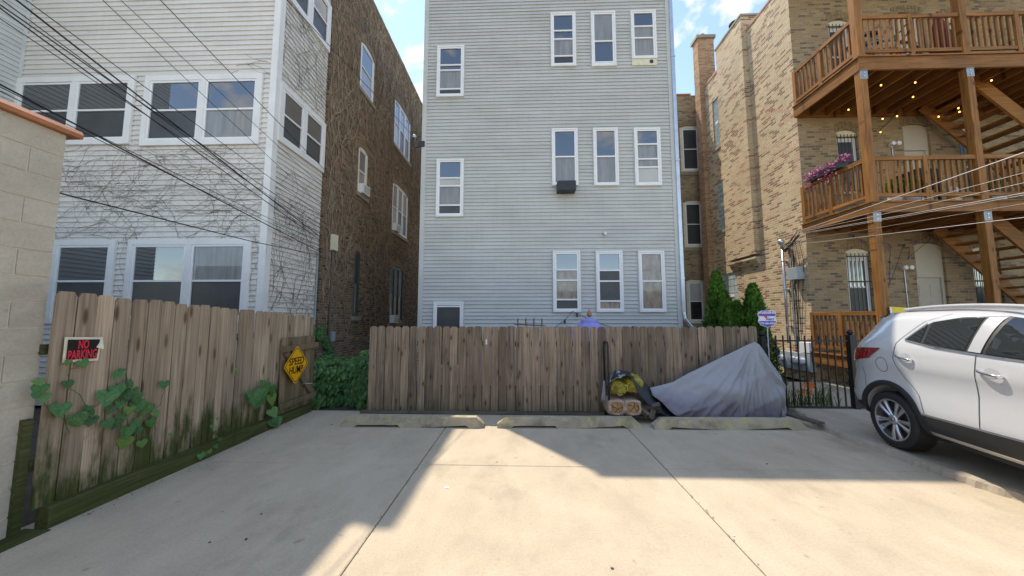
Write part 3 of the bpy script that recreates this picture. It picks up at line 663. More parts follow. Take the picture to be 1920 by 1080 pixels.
LX = -3.80
lf = thing('mossy_fence', 'tall board fence, green with moss along its foot, beside the block garage', 'fence', (LX, 4.4, 0))
bml = [board_mesh(0.129 + 0.0025*k, 1.0, ear=0.02) for k in range(3)]
for me in bml: me.materials.append(m_fenceL)
y0, y1 = 2.64, 6.02; n = 24
def ltop(y): return 1.87 - 0.19*(y - 2.63)/3.33
for k in range(n):
    y = y0 + (y1-y0)*(k+.5)/n; zb = 0.165; h = ltop(y) - zb + RND.uniform(-.008, .008)
    mesh = bml[k % 3]
    inst('board', mesh, lf, (LX + RND.uniform(-.004, .004) - .02*(y-2.6)/3.4, y, zb), (RND.uniform(-.008, .008), 0, rad(90) + RND.uniform(-.02, .02)), (1, 1, h))
for z in (0.45, 1.35): MB().box((LX-0.085, y0, z), (LX-0.045, y1, z+0.085)).build('rail', m_sillL, lf)
mb = MB(); mb.box((LX-0.04, y0+0.06, -0.01), (LX+0.075, 4.7, 0.165)); mb.box((LX-0.055, 4.704, -0.01), (LX+0.055, 6.08, 0.15)); mb.build('sill_beam', m_sillL, lf, bevel=0.008)
MB().box((LX-0.10, y0-.06, -0.02), (LX-0.045, y0-.006, 0.86)).build('post', m_sillL, lf)
MB().box((LX-0.11, 6.025, -0.02), (LX-0.01, 6.115, 1.66)).build('post', m_fenceL, lf)
MB().box((LX-.1, y0-.25, -0.015), (LX+.12, y0+.05, 0.008)).build('foot_plank', m_sillL, lf)

# gate leaf folded against the fence
GXo = LX + 0.05
gt = thing('wooden_gate', 'small braced board gate leaning open against the mossy fence, carrying the yellow sign', 'gate', (GXo, 5.7, 0))
ga0, ga1 = P(527, 700, X=GXo).y, P(588, 700, X=GXo).y
gm = board_mesh(0.118, 1.0, t=0.016, ear=0.004); gm.materials.append(m_gatew)
zt0, zt1 = P(527, 634, X=GXo).z, 0.16
nb = 7
for k in range(nb): inst('board', gm, gt, (GXo-.004, ga0 + (ga1-ga0)*(k+.5)/nb, zt1), (0, 0, rad(90)), ((ga1-ga0)/nb/0.12, 1, zt0-zt1))
def gbar(a, b, w=0.085, d=0.035): return MB().bar(a, b, d, w, (0, 0, 1))
r0, r1 = P(524, 656, X=GXo).z, P(525, 762, X=GXo).z
gbar((GXo+.034, ga0-.04, r0), (GXo+.034, ga1+.03, r0+.01)).build('top_rail', m_gatew, gt)
gbar((GXo+.034, ga0-.05, r1), (GXo+.034, ga1+.03, r1+.01)).build('bottom_rail', m_gatew, gt)
gbar((GXo+.032, ga0+.05, r0-.06), (GXo+.032, ga1-.08, r1+.06), 0.09).build('brace', m_gatew, gt)
p = P(568, 720, X=GXo+.06); MB().tube([(GXo+.055, p.y, p.z), (GXo+.085, p.y, p.z+.01), (GXo+.085, p.y+.05, p.z), (GXo+.055, p.y+.05, p.z)], 0.008, 6).build('latch', m_galv, gt)
MB().tube([(GXo+.085, p.y+.05, p.z), (GXo+.08, p.y+.22, p.z-.03)], 0.006, 5).build('latch_cord', m_cream, gt)

# speed hump sign
sx = GXo + 0.085; c = P(556, 684, X=sx); hy, hz = 0.30, 0.315
def diamond(k, x): 
    r = 0.07
    pts = []
    for (ay, az), (by, bz) in (((1, 0), (0, 1)), ((0, 1), (-1, 0)), ((-1, 0), (0, -1)), ((0, -1), (1, 0))):
        for t in (r, 1-r): pts.append((x, c.y + k*hy*(ay*(1-t)+by*t), c.z + k*hz*(az*(1-t)+bz*t)))
    return pts
sg = MB().prism(diamond(1, sx), (-0.004, 0, 0)).build('speed_hump_sign', m_yellow)
tag(sg, 'yellow diamond road sign reading SPEED HUMP fixed on the small wooden gate', 'sign')
bd = MB(); A, B = diamond(0.93, sx+.0012), diamond(0.885, sx+.0012)
for k in range(8): bd.face([A[k], A[(k+1) % 8], B[(k+1) % 8], B[k]])
bd.build('border', m_signblack, sg)
lettering('lettering', 'SPEED', 0.135, m_signblack, sg, (sx+.002, c.y, c.z+.062), (0, 1, 0), (0, 0, 1), 0.0015, fit=(.36, .118))
lettering('lettering', 'HUMP', 0.135, m_signblack, sg, (sx+.002, c.y, c.z-.075), (0, 1, 0), (0, 0, 1), 0.0015, fit=(.33, .118))
for s in (1, -1): MB().lathe([(0.010, 0), (0.008, 0.006)], (sx, c.y, c.z + s*0.25), 8, 0).build('bolt', m_galv, sg)

# no parking sign
nx = LX + 0.034; A = [P(*q, X=nx) for q in ((122, 632), (192, 632), (184, 676), (117, 680))]
mb = MB(); mb.face(A)
s0 = mb.build('no_parking_sign', m_cream); tag(s0, 'black plastic sign with red letters NO PARKING nailed to the mossy fence', 'sign')
so_ = s0.modifiers.new('s', 'SOLIDIFY'); so_.thickness = 0.003
cen = sum(A, Vector()) / 4
def ins(k, dx): return [cen + (p - cen) * k + Vector((dx, 0, 0)) for p in A]
MB().face([cen + Vector((0.0045, (p-cen).y*0.86, (p-cen).z*0.80)) for p in A]).build('face', m_signblack, s0)
yw = (A[1]-A[0]).length
lettering('lettering', 'NO', 0.112, m_signred, s0, cen + Vector((.006, 0.0, 0.042)), (0, 1, -.0), (0, 0, 1), 0.002, fit=(yw*.28, .074))
lettering('lettering', 'PARKING', 0.10, m_signred, s0, cen + Vector((.006, 0.0, -0.042)), (0, 1, 0), (0, 0, 1), 0.002, fit=(yw*.76, .078))
MB().face([A[1] + Vector((.002, .0, .0)), A[1] + Vector((.002, -.06, 0)), A[2] + Vector((.002, -.03, .12)), A[2]+Vector((.03, 0.01, .10))]).build('curled_edge', m_cream, s0)

# ================================================================ block garage at the far left
gx = -3.88; gy1 = 2.66
gg = thing('block_garage', 'tan concrete block garage wall with an orange clay tile coping', 'garage', (gx, 0, 0))
gz = P(146, 262, X=gx).z
MB().box((gx-6, -3.5, 0), (gx-0.009, gy1-.009, gz)).build('mortar_wall', m_mortar, gg)
bh, bl = 0.2032, 0.4064; k0 = int(gz/bh)
fullm = MB().box((-0.1, 0, 0), (0, bl-0.012, bh-0.011)).mesh('block'); fullm.materials.append(m_block)
halfm = MB().box((-0.1, 0, 0), (0, bl/2-0.012, bh-0.011)).mesh('block'); halfm.materials.append(m_block)
zo = gz - (k0+0)*bh
for r in range(-1, k0):
    y = gy1; z = zo + r*bh + .006
    if r % 2: y -= bl/2; inst('block', halfm, gg, (gx + RND.uniform(-.002, .002), y+.006, z))
    while y > -3.0:
        y -= bl; inst('block', fullm, gg, (gx + RND.uniform(-.002, .002), y+.006, z))
tm = MB(); prof = [(0.045, -0.012), (0.05, 0.02), (0.03, 0.055), (-0.06, 0.075), (-0.3, 0.075), (-0.3, -0.012)]
tm.prism([(x, 0, z) for x, z in prof], (0, 0.595, 0)); tme = tm.mesh('coping_tile'); tme.materials.append(m_clay)
for k in range(10): inst('coping_tile', tme, gg, (gx, gy1+.075-.6*(k+1), gz + .013))

# ================================================================ wheel stops
def wheel_stop(p0, p1, label):
    a, b = P(*p0, Z=0), P(*p1, Z=0); L = (b-a).length; d = (b-a).normalized(); nn = Vector((-d.y, d.x, 0)); H = 0.15
    out = [(0, 0), (0.21, 0), (0.26, 0.035), (L*.40, 0.035), (L*.42, 0), (L*.56, 0), (L*.58, 0.035), (L-.27, 0.035), (L-.21, 0), (L, 0), (L, 0.05), (L-.12, H), (.12, H), (0, 0.05)]
    mb = MB(lambda q: a + d*q[0] + nn*q[1] + ZZ*q[2])
    A = [mb.pt((x, 0.025*(z/H), z)) for x, z in out]; B = [mb.pt((x, 0.155-0.025*(z/H), z)) for x, z in out]; n = len(out)
    # the end profile is notched, so triangulate the sides from a fan of quads along the length
    bm = bmesh.new(); vs = [bm.verts.new(v) for v in mb.v]
    bm.faces.new([vs[i] for i in A]); bm.faces.new([vs[i] for i in reversed(B)])
    for k in range(n): bm.faces.new([vs[A[(k+1) % n]], vs[A[k]], vs[B[k]], vs[B[(k+1) % n]]])
    bmesh.ops.triangulate(bm, faces=bm.faces[:2]); 
    bmesh.ops.subdivide_edges(bm, edges=[e for e in bm.edges if e.calc_length() > 0.3], cuts=9)
    bmesh.ops.triangulate(bm, faces=bm.faces[:]); bmesh.ops.recalc_face_normals(bm, faces=bm.faces)
    for v in bm.verts:
        k = noise.noise(v.co*9)*0.006; v.co += Vector((k, k, k if v.co.z > .03 else 0))
    off = (a+b)/2; 
    for v in bm.verts: v.co -= off
    me = bpy.data.meshes.new('wheel_stop'); bm.to_mesh(me); bm.free(); o = link('wheel_stop', me, m_stop); o.location = off
    bv = o.modifiers.new('b', 'BEVEL'); bv.width = 0.008; bv.segments = 2; bv.limit_method = 'ANGLE'; bv.angle_limit = rad(40)
    return tag(o, label, 'wheel stop', 'concrete wheel stops')
wheel_stop((637, 801), (907, 803), 'concrete wheel stop between the mossy fence and the middle stop')
wheel_stop((932, 803), (1204, 804), 'concrete wheel stop in front of the firewood rack, middle of the three')
wheel_stop((1228, 806), (1514, 807), 'concrete wheel stop in front of the grey covered object')

# ================================================================ leaves
def heart(n=0):
    pl = [(0, 0.0), (0.20, 0.16), (0.42, 0.12), (0.52, -0.12), (0.42, -0.40), (0.20, -0.70), (0, -0.95)]
    mb = MB(); c0 = [mb.pt((0, 0, 0)), mb.pt((0, -0.035, -0.45)), mb.pt((0, 0.02, -0.95))]
    R = [mb.pt((x, 0.13*abs(x)*(-1), z)) for x, z in pl[1:-1]]; Lf = [mb.pt((-x, 0.13*abs(x)*(-1), z)) for x, z in pl[1:-1]]
    for S in (R, Lf):
        mb.f += [[c0[0], S[0], S[1], c0[1]], [c0[1], S[1], S[2]], [c0[1], S[2], S[3]], [c0[1], S[3], S[4], c0[2]]]
    me = bpy.data.meshes.new('leaf'); me.from_pydata([tuple(v) for v in mb.v], [], mb.f); me.materials.append(m_leaf); return me
LEAF = heart()
def fence_vine(name, label, leaves, stems, X):
    v = thing(name, label, 'vine', (X, P(*leaves[0][:2], X=X).y, 0), 'bindweed on the mossy fence')
    for px, py, w in leaves:
        p = P(px, py, X=X + RND.uniform(.01, .06)); s = w * p.y / 640 * 0.88
        inst('leaf', LEAF, v, p + ZZ*s*.4, (RND.uniform(-.5, .1), RND.uniform(-.5, .5), rad(70) + RND.uniform(-.5, .35)), (s, s, s))
    mb = MB()
    for st in stems: mb.tube([P(px, py, X=X+.012+.01*(i % 2)) for i, (px, py) in enumerate(st)], 0.0028, 5)
    mb.build('stem', m_grass, v); return v
fence_vine('bindweed_vine', 'heart leaved bindweed climbing the mossy fence below the black sign', [(112, 770, 32), (144, 788, 30), (126, 722, 19), (152, 683, 19), (166, 768, 18), (172, 790, 22), (168, 776, 14), (202, 747, 34), (218, 733, 26), (234, 727, 24), (222, 706, 19), (229, 696, 12), (225, 759, 20), (208, 769, 19), (248, 737, 20), (244, 745, 16), (256, 750, 16), (258, 762, 26), (278, 767, 26), (290, 777, 14), (198, 797, 22), (219, 795, 22), (229, 786, 22), (252, 795, 18), (239, 811, 28), (235, 831, 26), (258, 809, 16), (265, 833, 18), (281, 795, 22), (308, 722, 18), (129, 680, 12), (240, 717, 12), (213, 748, 18), (232, 742, 22), (243, 770, 18), (262, 742, 12), (70, 718, 18), (76, 732, 26), (82, 747, 22), (68, 742, 14)],
    [[(112, 775), (120, 792), (140, 800), (158, 795), (172, 788)], [(126, 725), (150, 740), (160, 760), (166, 772)], [(165, 770), (190, 755), (205, 748), (225, 735), (240, 716), (235, 700)], [(205, 770), (230, 765), (250, 770), (275, 775), (300, 760), (310, 725)], [(240, 770), (238, 800), (237, 835)], [(130, 812), (124, 800), (122, 785)], [(150, 688), (132, 692), (127, 705)], [(72, 745), (90, 765), (108, 775)]], LX + .02)
fence_vine('bindweed_vine', 'bindweed with broad leaves at the foot of the fence beside the small gate', [(475, 747, 34), (492, 738, 28), (487, 755, 30), (508, 733, 24), (507, 750, 26), (500, 724, 18), (493, 718, 12), (508, 776, 22), (509, 795, 24), (519, 791, 18), (465, 745, 16)], [[(495, 735), (505, 760), (508, 780), (512, 798)], [(470, 745), (490, 745), (507, 735)]], LX + .04)
fence_vine('bindweed_vine', 'thin yellowing bindweed sprig trailing over the mossy sill to the slab', [(397, 800, 9), (402, 812, 9), (410, 826, 9), (404, 838, 9), (398, 790, 7), (441, 693, 7), (442, 703, 6), (320, 815, 8), (385, 852, 12), (376, 856, 12), (392, 848, 10), (398, 765, 6), (407, 786, 6)], [[(397, 770), (400, 795), (398, 808), (408, 820), (412, 834), (405, 845), (385, 852)]], LX + .075)

def leaf_cloud(mb, pos, nrm, size, rn):
    """one pointed leaf (4 triangles) facing roughly along nrm"""
    n = Vector(nrm).normalized(); dn = Vector((rn.uniform(-.4, .4), rn.uniform(-.4, .4), -1)); u = (dn - n*dn.dot(n)).normalized(); w = n.cross(u)
    p = Vector(pos); a = mb.pt(p); b = mb.pt(p + u*size + n*size*-.1); c = mb.pt(p + u*size*.45 + w*size*.36 - n*size*.1); d = mb.pt(p + u*size*.45 - w*size*.36 - n*size*.1); e = mb.pt(p + u*size*.5)
    mb.f += [[a, c, e], [c, b, e], [a, e, d], [e, b, d]]
rn = random.Random(5)
iv = thing('leafy_creeper', 'mound of dark green leafy creeper in the gap between the two fences', 'bush', (-3.2, 6.8, 0))
mb = MB()
for k in range(5200):
    x = rn.uniform(-4.3, -2.35); y0_ = 6.45 + 0.18*math.sin(x*5); t = rn.random()
    top = 0.80 + 0.16*noise.noise(Vector((x*1.8, 2, 1))) + (0.12 if x > -3.2 else 0)
    y = y0_ + rn.random()**2*1.3; z = rn.uniform(0.02, 1)*top*(1 - 0.12*max(0, 1-(y-y0_)*4)); 
    if y > y0_ + .3: z = max(z, top*rn.uniform(.6, 1.02))
    leaf_cloud(mb, (x, y, z), (rn.uniform(-.5, .5), -1 + .5*min(1, max(0, (y-y0_)*2)), rn.uniform(.2, 1.0) + (y-y0_)*2), rn.uniform(.07, .14), rn)
o = mb.build('foliage', m_ivy, iv); o['kind'] = 'stuff'
st = MB()
for k in range(14): x = rn.uniform(-4.2, -2.5); st.tube([(x, 6.9, 0), (x+rn.uniform(-.2, .2), 6.7, .4), (x+rn.uniform(-.3, .3), 6.8, .75)], 0.008, 5)
st.build('stem', m_twig, iv)
cl = thing('wall_creeper', 'narrow green creeper climbing the brown brick corner above the leafy mound', 'vine', (BX+.03, 8.3, .7))
mb = MB()
for k in range(190):
    t = rn.random(); y = 8.15 + .25*math.sin(t*5) + rn.uniform(-.14, .14); leaf_cloud(mb, (BX+rn.uniform(.02, .14), y, 0.5 + t*1.0), (1, -.8, .4), rn.uniform(.06, .12), rn)
o = mb.build('foliage', m_ivy, cl); o['kind'] = 'stuff'

# ---------------- dead creeper on siding and brick
def creeper(T, regions, seed, r0=0.004, r1=0.009, bias=0.0, dz=0.05, steps=(14, 34), st=0.075, wig=0.5, avoid=()):
    rn = random.Random(seed); mb = MB(T)
    for s0, s1, z0, z1, n, ang in regions:
        for k in range(n):
            s, z = rn.uniform(s0, s1), rn.uniform(z0, z1); a = rn.choice(ang) + rn.uniform(-.5, .5); pts = []; m = rn.randint(*steps)
            todo = [(s, z, a, m, rn.uniform(r0, r1))] if not any(q[0]-.1 < s < q[2]+.1 and q[1]-.1 < z < q[3]+.06 for q in avoid) else []; br = 0
            while todo:
                s, z, a, m, r = todo.pop(); pts = []
                for i in range(m):
                    pts.append((s, dz + rn.uniform(-.004, .006), z)); a += rn.uniform(-wig, wig); s += math.cos(a)*st; z += math.sin(a)*st
                    if not (s0-.05 < s < s1+.05 and z0-.2 < z < z1+.2): break
                    if any(q[0]-.1 < s < q[2]+.1 and q[1]-.1 < z < q[3]+.06 for q in avoid): break
                    if br < 3 and rn.random() < .07: br += 1; todo.append((s, z, a + rn.choice((-.9, .9)), m//2, r*.7))
                if len(pts) > 2: mb.tube(pts, [r*(1-.6*i/len(pts)) for i in range(len(pts))], 3, caps=False)
    return mb
zA, zB = P(300, 280, Y=WY).z, P(300, 448, Y=WY).z; xl, xr = P(140, 300, Y=WY).x, WX
o = creeper(TF, [(xl-.5, xr, zB, zA, 150, (0, 3.1, .2, 2.9)), (xr-.35, xr, 1.2, zB, 12, (1.5, 1.7)), (xr-1.3, xr-.1, P(400, 148, Y=WY).z, P(400, 120, Y=WY).z, 5, (0, 3.1)), (P(232, 500, Y=WY).x-.05, P(247, 500, Y=WY).x+.05, 1.7, zB, 6, (1.5,))], 3, .0016, .0042, dz=.026, wig=.38).build('dead_vine', m_twig)
tag(o, 'thin dead vine stems spread over the front siding of the white house', 'vine')
o = creeper(TS, [(WY+.05, 7.93, 1.3, 4.0, 90, (1.2, .6, 2.2)), (WY+.05, 7.93, P(560, 150, X=WX).z-.6, 9.5, 80, (1.2, .3, 2.4)), (WY+.05, 7.93, 4.0, 4.7, 14, (.4, 2.6))], 4, .0018, .0045, dz=.026, wig=.4).build('dead_vine', m_twig)
tag(o, 'dead vine stems on the narrow side wall of the white house', 'vine')
o = creeper(TB, [(8.0, 16, 5.5, BH-.1, 620, (1.57, 1.2, 2.0)), (8.0, 14, 1.0, 5.5, 190, (1.57, 1.1, 2.1)), (8.0, 8.5, 0.4, BH, 50, (1.57,))], 5, .006, .017, dz=.02, steps=(18, 44), st=.09, wig=.35, avoid=BOPS).build('bare_creeper', m_twigb)
tag(o, 'dense bare creeper stems covering the brown brick side wall', 'vine')

rn = random.Random(77); mb = MB()
for k in range(520):
    if k % 3 == 0: x, y = rn.uniform(-2.8, 4.0), FY - .04 - abs(rn.gauss(0, .07))
    elif k % 3 == 1: y = rn.uniform(2.8, 6.0); x = LX + .08 + abs(rn.gauss(0, .09))
    else: x, y = rn.choice((-1.18, 1.555)) + rn.gauss(0, .012), rn.uniform(1.5, 5.9)
    s_ = rn.uniform(.003, .011); a = rn.uniform(0, 6.28); c_, d_ = math.cos(a)*s_, math.sin(a)*s_
    i = [mb.pt((x+c_, y+d_, .003)), mb.pt((x-d_*.6, y+c_*.6, .003 + s_*.5)), mb.pt((x-c_, y-d_, .004)), mb.pt((x+d_*.6, y-c_*.6, .003))]; mb.f += [[i[0], i[1], i[2]], [i[0], i[2], i[3]]]
o = mb.build('leaf_litter', m_twigb); tag(o, 'fine brown grit and leaf crumbs along the fences and slab joints', 'litter', kind='stuff')
# ================================================================ timber porches on the yellow building
DX0, DX1, DF, DB = 7.27, 13.4, 7.18, YY - 0.015
dk = thing('timber_porch', 'orange stained timber porch with three railed decks and stairs on the yellow building', 'porch', (10, 8, 0))
zt2, zb2 = P(1700, 103, Y=DF).z, P(1700, 129, Y=DF).z; zt1, zb1 = P(1700, 376, Y=DF).z, P(1700, 397, Y=DF).z
zt0 = 0.80; zb0 = 0.52
bal = MB().box((-.018, -.018, 0), (.018, .018, 0.78)).mesh('baluster'); bal.materials.append(m_cedz)
PXS = (7.36, 9.56, 11.8)
for x in PXS: 
    for a, b in ((0.0, zb1-.002), (zt1+.003, zb2-.002), (zt2+.003, YH-.252)): MB().box((x-.07, DF+.012, a), (x+.07, DF+.152, b)).build('post', m_cedz, dk, bevel=.006)
    for zb in (zb1, zb2):
        br = MB(); br.box((x-.078, DF+.006, zb-.20), (x+.078, DF+.0115, zb-.003)); br.box((x-.078, DF-.004, zb-.012), (x+.078, DF+.155, zb-.0035)); b_ = br.build('post_bracket', m_zinc, dk)
        for dz in (.06, .14): MB().lathe([(0.018, 0), (0.016, -.01)], (x, DF+.006, zb-dz), 8, 1).build('bolt', m_galv, b_)
for z, zb in ((zt0, zb0), (zt1, zb1), (zt2, zb2)):
    MB().box((DX0, DF, zb), (DX1, DF+.05, z-.032)).build('front_beam', m_cedx, dk, bevel=.005)
    MB().box((DX0+.002, DF+.052, zb+.002), (DX0+.045, DB, z-.033)).build('side_beam', m_cedy, dk, bevel=.005)
    MB().box((DX0+.05, DB-.05, zb+.004), (DX1, DB-.001, z-.034)).build('ledger', m_cedx, dk)
    jm = MB().box((-.02, DF+.054-8, zb+.03), (.02, DB-.052-8, z-.034)).mesh('joist'); jm.materials.append(m_cedy)
    for k in range(15): inst('joist', jm, dk, (DX0+.42+.4*k, 8, 0))
    nb = 13; bw = (DB - DF + .03)/nb
    bmh = MB().box((DX0-.03-10, .004, -.03), (DX1-10, bw-.004, 0)).mesh('deck_board'); bmh.materials.append(m_cedx)
    for k in range(nb): inst('deck_board', bmh, dk, (10, DF-.03+bw*k, z))
    # railings: front bays and the left end
    rz, rb = z + 0.94, z + 0.10
    def rail_x(xa, xb):
        MB().box((xa, DF+.03, rz-.045), (xb, DF+.07, rz+.045)).build('top_rail', m_cedx, dk, bevel=.004); MB().box((xa, DF+.03, rb), (xb, DF+.07, rb+.075)).build('bottom_rail', m_cedx, dk)
        n = int((xb-xa)/.122)
        for k in range(n): inst('baluster', bal, dk, (xa+(xb-xa)*(k+.5)/n, DF+.09, rb+.03), (0, RND.uniform(-.008, .008), 0))
    for xa, xb in zip(PXS, PXS[1:] + (DX1,)):
        mid = (xa+xb)/2
        rail_x(xa+.072, mid-.045); rail_x(mid+.045, xb-.072)
        MB().box((mid-.044, DF+.026, z+.002), (mid+.044, DF+.074, rz+.047)).build('rail_post', m_cedz, dk)
    xs = DX0 + .055
    MB().box((xs-.02, DF+.154, rz-.045), (xs+.02, DB, rz+.045)).build('top_rail', m_cedy, dk, bevel=.004); MB().box((xs-.02, DF+.154, rb), (xs+.02, DB, rb+.075)).build('bottom_rail', m_cedy, dk)
    for yy in (DF+.16+.78, DB-.09): MB().box((xs-.024, yy, z+.002), (xs+.024, yy+.088, rz+.047)).build('rail_post', m_cedz, dk)
    n = 13
    for k in range(n): inst('baluster', bal, dk, (xs+.038, DF+.2+(DB-DF-.3)*(k+.5)/n, rb+.03), (0, 0, 0))
for zt, zb in ((zt2, zt1), (zt1, zt0)):
    xa, xb = 10.35, 13.35
    for y in (7.75, 8.75):
        MB().bar((xa, y, zt-.18), (xb, y, zb+.1), .05, .28, (0, 0, 1)).build('stair_stringer', m_cedx, dk)
    for k in range(14): t = (k+.5)/14; x = xa+(xb-xa)*t; z = zt-.16+(zb+.1-zt+.18)*t; MB().box((x-.14, 7.78, z+.05), (x+.12, 8.72, z+.09)).build('stair_tread', m_cedx, dk)
# string lights under the top deck
m_bulb = glow('warm bulb', (1.0, 0.42, 0.10), 2.2)
sg = thing('string_lights', 'string of small glowing bulbs under the uppermost timber deck', 'lights', (9, 8, zb2-.2))
bp = [(1591, 206, 8.4), (1655, 223, 8.6), (1652, 160, 7.6), (1682, 218, 8.5), (1712, 182, 8.0), (1716, 155, 7.6), (1760, 219, 8.5), (1797, 203, 8.3), (1799, 210, 8.3), (1859, 151, 7.6), (1651, 248, 8.9)]
pts = [P(a, b, Y=c) for a, b, c in bp]
for p in pts:
    s = MB().lathe([(0.012, .02), (0.014, .05), (0.012, .07)], p, 8).build('socket', m_cable, sg); MB().lathe([(0.006, -.016), (0.014, -.007), (0.016, .005), (0.010, .02)], p, 8).build('bulb', m_bulb, s)
cbm = MB(); od_ = sorted(pts, key=lambda p: p.x)
for a, b in zip(od_, od_[1:]): m = (a+b)/2 + Vector((0, 0, .02)); cbm.tube([a+ZZ*.07, m+ZZ*.03, b+ZZ*.07], .005, 5)
cbm.build('cable', m_cable, sg)
sg2 = thing('string_lights', 'unlit coloured bulb string hanging by the ground floor door of the porch', 'lights', (8.6, 8.8, 3.3))
pts = [P(a, b, Y=8.9) for a, b in ((1600, 445), (1617, 452), (1627, 456), (1640, 448), (1668, 460), (1670, 468), (1668, 491), (1668, 513), (1667, 537), (1695, 460), (1717, 453), (1740, 445), (1765, 430), (1703, 485), (1706, 468))]
cbm = MB()
for k, p in enumerate(pts):
    MB().lathe([(0.008, -.03), (0.02, -.012), (0.02, .01), (0.012, .03)], p, 7).build('bulb', (m_dkbox, m_signblue, m_clay)[k % 3], sg2)
    if k: cbm.tube([pts[k-1]+ZZ*.03, (pts[k-1]+p)/2, p+ZZ*.03], .005, 4)
cbm.build('cable', m_cable, sg2)
for px, py, lab in ((1697, 503, 'ground floor'), (1674, 272, 'first floor')):
    p = P(px, py, Y=YY-.06); fl = thing('flood_light', 'twin white flood light on the brick beside the %s porch door' % lab, 'light', p)
    MB().lathe([(0.05, -.02), (0.05, .02)], p + Vector((0, .04, 0)), 10, 1).build('base', m_trim, fl)
    for s in (-1, 1): MB().lathe([(0.03, .02), (0.05, -.04), (0.055, -.1), (.04, -.105)], p + Vector((s*.07, 0, .01)), 10, 1).build('lamp_head', m_trim, fl)
    MB().tube([p+Vector((.02, .045, 0)), p+Vector((.03, .045, -1.2))], .012, 6).build('conduit', m_galv, fl)
# things on the decks
def bicycle(x, y, z, col, label, s=1):
    b = thing('bicycle', label, 'bicycle', (x, y, z), 'bicycles on the top deck'); m = M('bike paint ' + str(col), col, .3, .1, coat=.5)
    R = .33
    for dx in (-.52, .52):
        c = Vector((x+dx*s, y, z+R)); w = MB().tube([c + Vector((math.cos(a)*R, 0, math.sin(a)*R)) for a in [2*math.pi*k/24 for k in range(24)]], .024, 6, closed=True).build('wheel', m_rub, b)
        sp = MB()
        for k in range(12): a = 2*math.pi*k/12; sp.tube([c, c + Vector((math.cos(a)*R, 0, math.sin(a)*R))], .003, 3)
        sp.tube([c + Vector((math.cos(a)*.29, 0, math.sin(a)*.29)) for a in [2*math.pi*k/20 for k in range(20)]], .008, 5, closed=True); sp.build('spokes', m_wire, w)
    q = lambda a, h: Vector((x+a*s, y, z+h))
    f = MB()
    for a, c2 in ((q(-.08, .30), q(-.20, .78)), (q(-.18, .70), q(.34, .72)), (q(-.08, .30), q(.36, .62)), (q(-.52, R), q(-.08, .30)), (q(-.52, R), q(-.18, .70)), (q(.33, .80), q(.38, .58))): f.tube([a, c2], .024, 7)
    f.tube([q(.38, .58), q(.52, R)], .02, 6); f.build('frame', m, b)
    MB().tube([q(.32, .86) + Vector((0, -.28, .05)), q(.34, .84) + Vector((0, -.1, 0)), q(.34, .84) + Vector((0, .1, 0)), q(.32, .86) + Vector((0, .28, .05))], .014, 6).build('handlebar', m_rub, b)
    sd = MB().tube([q(-.19, .74), q(-.22, .86)], .013, 6); sd.box((x-.36*s if s > 0 else x+.06, y-.06, z+.86), (x-.06*s if s > 0 else x+.36, y+.06, z+.91)); sd.build('saddle', m_rub, b)
    MB().lathe([(.09, -.01), (.09, .01)], q(-.08, .30), 14, 1).build('crank', m_galv, b)
bicycle(8.25, 7.62, zt2, (0.05, 0.22, 0.30), 'teal framed bicycle parked behind the top deck railing'); bicycle(8.55, 7.86, zt2, (0.55, 0.03, 0.03), 'red framed bicycle parked behind the teal one on the top deck')
um = thing('folded_parasol', 'dark red folded parasol standing on the top deck by the post', 'parasol', (9.72, 7.75, zt2))
MB().lathe([(.03, zt2), (.03, zt2+.3)], (9.72, 7.75, 0), 8).build('pole', m_trim, um); mbu = MB(); mbu.lathe([(.14, zt2+.25), (.19, zt2+.55), (.12, zt2+1.1), (.02, zt2+1.5)], (9.72, 7.75, 0), 12); mbu.build('canopy', M('maroon cloth', (.16, .01, .02), .8, .3), um)
# flower box on the first deck rail
fx = thing('flower_box', 'black planter box with trailing purple flowers on the first floor railing', 'planter', (DX0+.03, 8.25, zt1+1.0))
MB().box((DX0-.05, 7.75, zt1+.99), (DX0+.12, 8.65, zt1+1.14)).build('box', m_dkbox, fx)
mb = MB(); rn = random.Random(9)
for k in range(420):
    y = rn.uniform(7.65, 8.75); z = zt1+1.12+rn.uniform(0, .17); x = DX0+rn.uniform(-.1, .14)
    if rn.random() < .35: x = DX0-rn.uniform(.04, .12); z = zt1+1.12-rn.random()**2*.38; y = rn.choice((7.95, 8.2, 8.5, 8.62)) + rn.uniform(-.1, .1)
    leaf_cloud(mb, (x, y, z), (rn.uniform(-1, 1), rn.uniform(-1, 0), rn.uniform(-.2, 1)), rn.uniform(.03, .07), rn)
o = mb.build('flowers', m_purp, fx); o['kind'] = 'stuff'
def potted(px, py, r, h, label, m=m_grass, n=260):
    p = P(px, py, Y=7.6); t = thing('potted_plant', label, 'plant', (p.x, 7.6, zt1)); MB().lathe([(.09, zt1+.002), (.12, zt1+.22), (.13, zt1+.24)], (p.x, 7.6, 0), 12).build('pot', m_trim, t)
    mb = MB(); rn = random.Random(px)
    for k in range(n):
        d = Vector((rn.gauss(0, 1), rn.gauss(0, .6), rn.gauss(0, 1))).normalized()*rn.random()**.5
        leaf_cloud(mb, (p.x+d.x*r, 7.6+d.y*r*.5, zt1+h+d.z*r*.55), (d.x, -1, d.z+.3), rn.uniform(.06, .11), rn)
    o = mb.build('leaves', m, t); o['kind'] = 'stuff'; MB().tube([(p.x, 7.6, zt1+.2), (p.x, 7.6, zt1+h)], .012, 6).build('stem', m_twig, t)
potted(1675, 340, .24, .52, 'leafy green potted plant behind the first deck railing, beside the corner post'); potted(1708, 335, .26, .58, 'leafy green potted plant in front of the first floor door')
